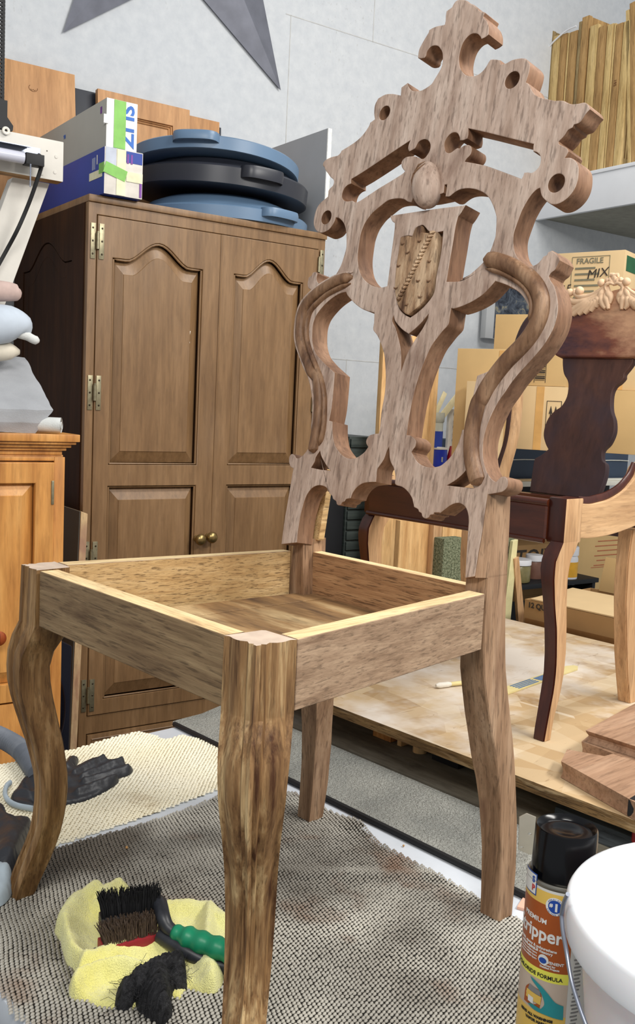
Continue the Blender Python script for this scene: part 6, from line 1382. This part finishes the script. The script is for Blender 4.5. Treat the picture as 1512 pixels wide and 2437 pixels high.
for i, (a, b, c, h_px) in enumerate([(1235, 1300, 1138, 6), (1430, 1520, 1136, 7)]):
    q = pw(a, 1140, .03); q2 = pw(b, 1140, .03); o = boxo('paper_pile', (0, 0, 0), (q2[0]-q[0], .04, .006), M['card2'] if i == 0 else M['tabw'], None, WY+.05, bev=.001); o.location = tuple(wl((q[0]+q2[0])/2, .05, zt_b+.0035)); props(o, ['torn cream paper on the rear bench left of the splat', 'white paper pile on the rear bench right of the splat'][i], 'paper')
c5, W5, H5, g5 = rbox('carton', 'lower middle carton with upright arrows print and tape, on the navy bin', 1230, 1345, 919, 1052, 3.02, 0.26, M['card2'], zfix=zs_b)
fp_(c5, W5*.47, H5/2, W5*.16, H5*.99, M['ptape'], 'tape'); 
for k in range(2):
    bm = bmesh.new(); prism(bm, [(0, .0), (.003, 0), (.003, H5*.22), (.007, H5*.22), (.0015, H5*.34), (-.004, H5*.22), (0, H5*.22)], -.0016, -.0004, lambda x, y, z, k=k: (W5*(.70+.10*k)+x, z, H5*.36+y)); bobj('arrow_print', bm, M['prt'], c5)
for s_ in ((.62, .5, .012, .55), (.92, .5, .012, .55)): fp_(c5, W5*s_[0], H5*s_[1], .0016, H5*s_[3], M['prt'])
for s_ in (.225, .775): fp_(c5, W5*.77, H5*s_, W5*.30, .0016, M['prt'])
c4, W4, H4, g4 = rbox('carton', 'big carton with barcode label behind the right scroll of the stripped chair', 1175, 1352, 748, 917, 3.04, 0.26, M['card'], zfix=zs_b+H5+.001)
for k in range(9): fp_(c4, W4*.66+.0*k, H4*(.08+.028*k), W4*.13, H4*(.006+.010*((k*5) % 3)), M['prt'])
for s_ in (.585, .735): fp_(c4, W4*s_, H4*.19, .0014, H4*.29, M['prt'])
c7, W7, H7, _ = rbox('carton', 'plain lower carton right of the dark splat', 1440, 1600, 930, 1058, 3.02, 0.26, M['card'], zfix=zs_b)
c6, W6, H6, _ = rbox('carton', 'taped carton upon the plain one right of the dark splat', 1446, 1600, 835, 928, 3.03, 0.24, M['card2'], zfix=zs_b+H7+.001); fp_(c6, W6*.22, H6/2, W6*.08, H6*.99, M['ptape'], 'tape')
# fragile carton, turned a little
zf = (CAM+ray((1490, 594))*3.0)[2]; B_ = pz(1490, 594, zf); A_2 = pz(1318, 604, zf); xd = B_-A_2; wdt = np.linalg.norm(xd); xd /= wdt; yd = np.array([-xd[1], xd[0], 0])
zfb = zs_b+H5+.001+H4+.001
fr_ = thing('carton', 'pale carton printed FRAGILE with black handwriting, topmost under the shelf', 'box', (A_2[0], A_2[1], zfb), math.atan2(xd[1], xd[0]))
hf = zf-zfb; boxo('carton_body', (wdt/2, .13, hf/2), (wdt, .26, hf), M['card2'], fr_, bev=.002)
text('print', 'FRAGILE', .024, frame((wdt*.34, -.0012, hf*.83), (1, 0, 0), (0, 0, 1), (0, -1, 0)), M['prtg'], fr_, bold=.0004)
for k in range(8): boxo('print', (wdt*(.50 if k % 2 else .47), -.001, hf*(.76-.085*k)), (wdt*(.34 if k % 2 else .28), .001, .006), M['prtg'], fr_, bev=0)
for x_ in (.28, .80): boxo('print', (wdt*x_, -.0008, hf*.56), (.0015, .001, hf*.74), M['prtg'], fr_, bev=0)
for z_ in (.93, .19): boxo('print', (wdt*.54, -.0008, hf*z_), (wdt*.52, .001, .0015), M['prtg'], fr_, bev=0)
for s_, x_, z_, sz in (('15', .14, .40, .036), ('MIX', .50, .60, .040), ('this', .30, .06, .040)):
    text('handwriting', s_, sz, frame((wdt*x_, -.0022, hf*z_), (1, 0, .12), (.15, 0, 1), (0, -1, 0)), M['prt'], fr_)
boxo('green_label', (wdt+.0006, .075, hf*.82), (.001, .12, hf*.22), plain('green_label', (38, 92, 58), .6), fr_, bev=0)
c3, W3, H3, _ = rbox('carton', 'plain tan carton with shiny tape in front of the barcode carton', 1083, 1215, 830, 1060, 2.98, 0.05, M['card'], zfix=zt_b+.001)
fp_(c3, W3*.86, H3*.8, W3*.2, H3*.38, M['ptape'], 'tape')
c8, W8, H8, _ = rbox('carton', 'small tan carton low in front of the taped one', 1107, 1190, 908, 1060, 2.9, 0.05, M['card2'], zfix=zt_b+.001)
# blackened plate on the wall
pl, Wp, Hp, _ = kbox('metal_plate', 'scuffed dark metal plate with grey edge hanging on the wall above the cartons', 1160, 1300, 640, 812, .56, .03, M['grey'], 'plate')
t = NT('scuffed_black'); t.col(t.ramp(t.noise(t.mapping(), 22, 6, .7, 1), [(.40, s2l((38, 42, 52))), (.56, s2l((84, 92, 104))), (.66, s2l((150, 142, 116)))])); M['scuff'] = t.fin(.45, .2, .4)
fp_(pl, Wp*.56, Hp/2, Wp*.86, Hp*.98, M['scuff'], 'plate_face', -.002)
# paint buckets and sticks
def cyl(name, label, a, b, c, d, v, prof, mats, cat, group=None):
    q0_ = pw(a, (c+d)/2, v); q1_ = pw(b, (c+d)/2, v); r__ = (q1_[0]-q0_[0])/2; z1_ = pw((a+b)/2, c, v)[1]; z0_ = max(pw((a+b)/2, d, v)[1], zt_b+.001) if v >= .02 and d < 1200 else pw((a+b)/2, d, v)[1]
    R__ = thing(name, label, cat, wl((q0_[0]+q1_[0])/2, v+r__, z0_), WY, group); h = z1_-z0_
    for nm, pr, mt in prof:
        bm = bmesh.new(); lathe(bm, [(x*r__, y*h) for x, y in pr], 32); bobj(nm, bm, mats[mt], R__, 50)
    return R__, r__, h
M['tubp'] = plain('translucent_tub', (196, 196, 180), .4); M['labb'] = plain('blue_label', (40, 62, 150), .5); M['canb'] = plain('blue_paint_can', (28, 48, 160), .4)
mm = {'a': M['tubp'], 'b': M['labb'], 'c': M['canb'], 'w': M['white'], 'd': M['steel']}
tub, rt, ht = cyl('paint_tub', 'off-white paint tub with blue label holding stir sticks', 1024, 1066, 982, 1140, .10, [('tub_body', [(0, 0), (.9, 0), (.93, .85), (1, .86), (1.03, .93), (1.0, 1), (.93, 1), (.9, .04), (0, .03)], 'a'), ('label', [(.915, .10), (.945, .72), (.95, .72), (.935, .10)], 'b')], mm, 'tub')
text('print', 'paint', rt*.6, frame((-rt*.5, -rt*.97, ht*.42), (1, 0, 0), (0, 0, 1), (0, -1, 0)), M['red'], tub)
cn, rn, hn = cyl('paint_can', 'blue paint can with white lid lettered SuperPaint in front of the tub', 1025, 1078, 1066, 1146, .03, [('can_body', [(0, 0), (1, 0), (1, .93), (.97, .95), (0, .95)], 'c'), ('can_lid', [(.96, .94), (1.03, .95), (1.03, 1.0), (.94, 1.0), (.9, .97), (0, .97)], 'w')], mm, 'paint can')
def cw(v): a = -math.pi/2+v.x/rn; return Vector(((rn+.0008)*math.cos(a), (rn+.0008)*math.sin(a), hn*.30+v.y))
text('lettering', 'SuperPaint', rn*.58, None, M['white'], cn, .0001, 'CENTER', cw); 
def cw2(v): a = -math.pi/2+v.x/rn; return Vector(((rn+.0008)*math.cos(a), (rn+.0008)*math.sin(a), hn*.58+v.y))
bmq = text('can_emblem', 'I', rn*.5, None, M['tabw'], cn, .0001, 'CENTER', cw2, 3)
M['stickp'] = plain('raw_stir_stick', (232, 220, 178), .7)
for i, (A_c, B_c) in enumerate([((1030, 1000), (1060, 934)), ((1045, 1000), (1092, 940))]):
    A_ = wp(A_c[0], A_c[1], .115+.01*i); B_ = wp(B_c[0], B_c[1], .115+.01*i); d_ = B_-A_; L_ = np.linalg.norm(d_); A_ = A_-d_/L_*.10; L_ += .10
    sk = thing('stir_stick', ['thin raw stir stick leaning in the paint tub', 'wide pale stir stick leaning right in the paint tub'][i], 'stick', tuple(A_), rot=Vector(d_).to_track_quat('Z', 'Y').to_euler())
    boxo('stick_body', (0, 0, L_/2), (.004, .018+.008*i, L_) , M['stickp'], sk)
# white lattice tray
tr_, Wt, Ht, _ = kbox('lattice_tray', 'white plastic tray with silver crossed bars behind the paint tub', 1066, 1150, 975, 1128, .16, .012, M['white'], 'tray', zfix=zt_b+.001)
bm = bmesh.new()
for k in range(5):
    for s_, yy in ((1, -.006), (-1, -.004)):
        z_ = Ht*(.12+.19*k); tube(bm, [(Wt*.12, yy, z_-.018*s_), (Wt*.88, yy, z_+.035*s_)], .0085, 8, sx=.6)
bobj('crossed_bars', bm, M['steel'], tr_, 50).__setitem__('kind', 'stuff')
rf, rr_f, hf_ = cyl('red_funnel', 'red plastic funnel tip right of the blue paint can', 1072, 1086, 1062, 1112, .08, [('funnel', [(0, 0), (1, 0), (.9, .5), (.3, 1), (0, 1)], 'r')], {'r': M['redp']}, 'funnel')
# dark crates by the wardrobe
k1, *_ = kbox('black_case', 'tall black case right of the wardrobe behind the stripped chair', 762, 818, 1050, 1400, .08, .30, M['blk'], 'case', zfix=FLOOR+.001)
t = NT('grey_green_crate'); t.col(t.ramp(t.noise(t.mapping((1, 1, 12)), 9, 3), [(.3, s2l((44, 52, 50))), (.7, s2l((70, 78, 74)))])); M['crate'] = t.fin(.5, 0, .4)
k2, Wk, Hk, _ = kbox('plastic_crate', 'dark grey green slatted crate right of the black case', 823, 908, 1040, 1400, .08, .30, M['crate'], 'crate', zfix=FLOOR+.001)
for k in range(12): boxo('slat', (Wk/2, -.004, Hk-.02-.033*k), (Wk*.96, .008, .026), M['crate'], k2)
# planks and carpet panel behind the strand board
def plank(name, label, a, b, c, v, th, mat, cat='plank', vb=None, slant=0):
    r_, W_, H_, _ = kbox(name, label, a, b, c, 1500, v, th, mat, cat, zfix=FLOOR+.001); return r_
plank('wood_plank', 'wide pale orange plank standing behind the central stem of the stripped chair', 896, 1029, 797, -.02, .02, M['pine'])
vq_ = -.50
plank('wood_plank', 'pale edged plank standing left of the carpet panel under the brown chair', 946, 1019, 1238, -.40, .02, M['pine'])
plank('wood_plank', 'narrow tan plank standing just left of the carpet panel', 1026, 1046, 1236, -.42, .02, M['palew'])
plank('wood_plank', 'pale plank standing behind the green carpet panel', 1047, 1104, 1240, -.36, .02, M['pine'])
t = NT('carpet_loop'); nz = t.noise(t.mapping(), 170, 3, .7); t.col(t.ramp(nz, [(.35, s2l((84, 92, 70))), (.6, s2l((150, 156, 128))), (.75, s2l((190, 192, 168)))])); t.bump(nz, 1, .01); M['carpet'] = t.fin(.95, 0, .1)
cpn = plank('carpeted_board', 'green grey carpet covered panel standing at the far strand board edge', 1051, 1100, 1282, -.46, .04, M['carpet'], 'board')
ca_, cb_ = wp(1196, 1272, -.50), wp(1214, 1272, -.50); la_, lb_ = wp(1178, 1500, -.50), wp(1196, 1500, -.50)
def slant(name, label, T0_, T1_, L0_, L1_, th, mat, cat):
    k = (FLOOR+.001-L0_[2])/(L0_[2]-T0_[2]); F0, F1 = L0_+(L0_-T0_)*k, L1_+(L1_-T1_)*k; F0[2] = F1[2] = FLOOR+.001
    r_ = thing(name, label, cat, (F0[0], F0[1], FLOOR+.001), WY); hexa('body', [F0, F1, F1+DN*th, F0+DN*th, T0_, T1_, T1_+DN*th, T0_+DN*th], mat, r_); return r_
slant('carpet_strip', 'slanted green carpet strip right of the stripped chair post', ca_, wp(1226, 1268, -.50), la_, wp(1206, 1500, -.50), .06, M['carpet'], 'strip')
M['yelst'] = plain('pale_yellow_strip', (218, 210, 160), .8)
slant('batten', 'pale yellow batten leaning along the carpet strip', wp(1222, 1288, -.515), wp(1234, 1284, -.515), wp(1196, 1500, -.515), wp(1214, 1500, -.515), .012, M['yelst'], 'batten')
slant('batten', 'pinkish tan batten leaning the other way beside the quart carton', wp(1225, 1330, -.52), wp(1236, 1325, -.52), wp(1237, 1500, -.52), wp(1252, 1500, -.52), .012, M['palew'], 'batten')
# jars and cartons low behind the brown chair
vj = .03; zj = zlow+.001
M['glassj'] = plain('murky_jar', (128, 118, 78), .3, 0, .15, 60); M['lidw'] = plain('white_lid', (232, 232, 236), .4, 0, .03); M['brownj'] = plain('brown_jar', (120, 84, 70), .4); M['yell'] = plain('yellow_label', (228, 170, 50), .5)
def jar(label, a, b, c, d, v, body, band=None):
    q0_ = pw(a, (c+d)/2, v); q1_ = pw(b, (c+d)/2, v); r__ = (q1_[0]-q0_[0])/2; z1_ = pw((a+b)/2, c, v)[1]; z0_ = pw((a+b)/2, d, v)[1]
    J = thing('storage_jar', label, 'jar', wl((q0_[0]+q1_[0])/2, v+r__, z0_), WY); h = z1_-z0_
    bm = bmesh.new(); lathe(bm, [(0, 0), (.95*r__, 0), (r__, .05*h), (r__, .68*h), (.9*r__, .76*h), (0, .76*h)], 28); bobj('jar_body', bm, body, J, 50)
    bm = bmesh.new(); lathe(bm, [(.93*r__, .76*h), (1.02*r__, .77*h), (1.02*r__, .97*h), (.98*r__, h), (0, h)], 28); bobj('lid', bm, M['lidw'], J, 50)
    if band: bm = bmesh.new(); lathe(bm, [(r__*1.01, .2*h), (r__*1.012, .6*h), (r__*1.0, .6*h)], 28); bobj('label_band', bm, band, J, 50)
    return J, z0_
vs_ = -.12
zr = pw(1258, 1388, vs_)[1]
rk = thing('side_shelf', 'grey shelf board carrying jars behind the brown chair', 'shelf', wl(pw(1225, 1390, vs_)[0], vs_, FLOOR), WY)
boxo('shelf_board', (.17, .07, zr-.010-FLOOR), (.50, .17, .016), M['blk'], rk)
boxo('shelf_side', (-.06, .07, (zr-.018-FLOOR)/2), (.016, .16, zr-.018-FLOOR), M['blk'], rk); boxo('shelf_side', (.40, .07, (zr-.018-FLOOR)/2), (.016, .16, zr-.018-FLOOR), M['blk'], rk)
J1, z_ = jar('wide murky jar with white lid left of the dark front leg', 1233, 1277, 1335, 1388, vs_, M['glassj'])
J2, z_ = jar('small brown jar with white lid behind the murky jar', 1272, 1300, 1323, 1383, vs_+.05, M['brownj'])
J3, z_ = jar('white bottle with yellow label right of the pale front leg', 1352, 1387, 1303, 1392, vs_, M['lidw'], M['yell'])
tx, Wx, Hx, _ = kbox('carton', 'brown carton lettered TOIY UNIT behind the jars', 1222, 1330, 1296, 1420, .06, .3, M['cardd'], zfix=zlow+.001)
text('lettering', 'TOIY', Hx*.42, frame((.004, -.001, Hx*.62), (1, 0, 0), (.12, 0, 1), (0, -1, 0)), M['prt'], tx, bold=.001, sx=1.1); text('lettering', 'UNIT', Hx*.36, frame((.004, -.001, Hx*.26), (1, 0, 0), (.05, 0, 1), (0, -1, 0)), M['prt'], tx, bold=.001, sx=1.2)
rp_, Wr, Hr, _ = kbox('carton', 'tan carton with red print between the legs of the brown chair', 1374, 1520, 1268, 1420, .04, .3, M['card'], zfix=zlow+.001)
for k in range(6): fp_(rp_, Wr*.50, Hr*(.86-.085*k), Wr*(.40+.08*(k % 2)), .0035, M['prtr'])
for z__ in (.96, .40): fp_(rp_, Wr*.50, Hr*z__, Wr*.56, .002, M['prtr'])
# open carton at the far edge of the strand board
xq = 1.632; TL = px(1250, 1420, xq); TRt = px(1512, 1488, xq); zq = (TL[2]+TRt[2])/2
y1q = TL[1]; y0q = .25; zfl = -.16
oc = thing('open_carton', 'open carton with brown tape marked 12 QUART beyond the strand board', 'box', (xq, y0q, zfl)); Lq = y1q-y0q; Hq = zq-zfl
for nm, c, d in (('front_wall', (.003, Lq/2, Hq/2), (.005, Lq, Hq)), ('back_wall', (.32, Lq/2, Hq/2), (.005, Lq, Hq)), ('end_wall', (.16, .003, Hq/2), (.31, .005, Hq)), ('end_wall', (.16, Lq-.003, Hq/2), (.31, .005, Hq)), ('base', (.16, Lq/2, .004), (.31, Lq-.02, .005))): boxo(nm, c, d, M['cardd'], oc, bev=.0008)
boxo('flap', (.10, Lq*.72, Hq+.008), (.20, Lq*.5, .004), M['card2'], oc, Matrix.Rotation(R(-3), 3, 'Y'), bev=.0008); boxo('flap', (.15, Lq*.25, Hq+.004), (.26, Lq*.45, .004), M['card2'], oc, Matrix.Rotation(R(2), 3, 'X'), bev=.0008)
boxo('back_flap', (.33, Lq*.5, Hq+.045), (.005, Lq*.9, .10), M['card'], oc, Matrix.Rotation(R(14), 3, 'Y'), bev=.0008)
M['btape'] = plain('brown_tape', (140, 98, 56), .35, 0, .1)
for yy, ww_ in ((Lq*.12, .05), (Lq*.40, .05)): boxo('tape', (-.0004, yy+.06, Hq*.55), (.0012, ww_, Hq*.88), M['btape'], oc, bev=0)
boxo('tape', (-.0009, Lq/2, Hq*.80), (.0012, Lq*.98, .022), M['btape'], oc, bev=0)
text('lettering', '12 QUARTS', .020, frame((-.0012, Lq-.012, Hq-.020), (0, -1, 0), (0, 0, 1), (-1, 0, 0)), M['prt'], oc, bold=.0006)
cs_ = thing('crate_stand', 'low dark stand under the open carton', 'stand', (xq+.16, (y0q+y1q)/2, FLOOR)); boxo('stand_box', (0, 0, (zfl-FLOOR-.001)/2), (.30, Lq*.95, zfl-FLOOR-.002), M['blk'], cs_)
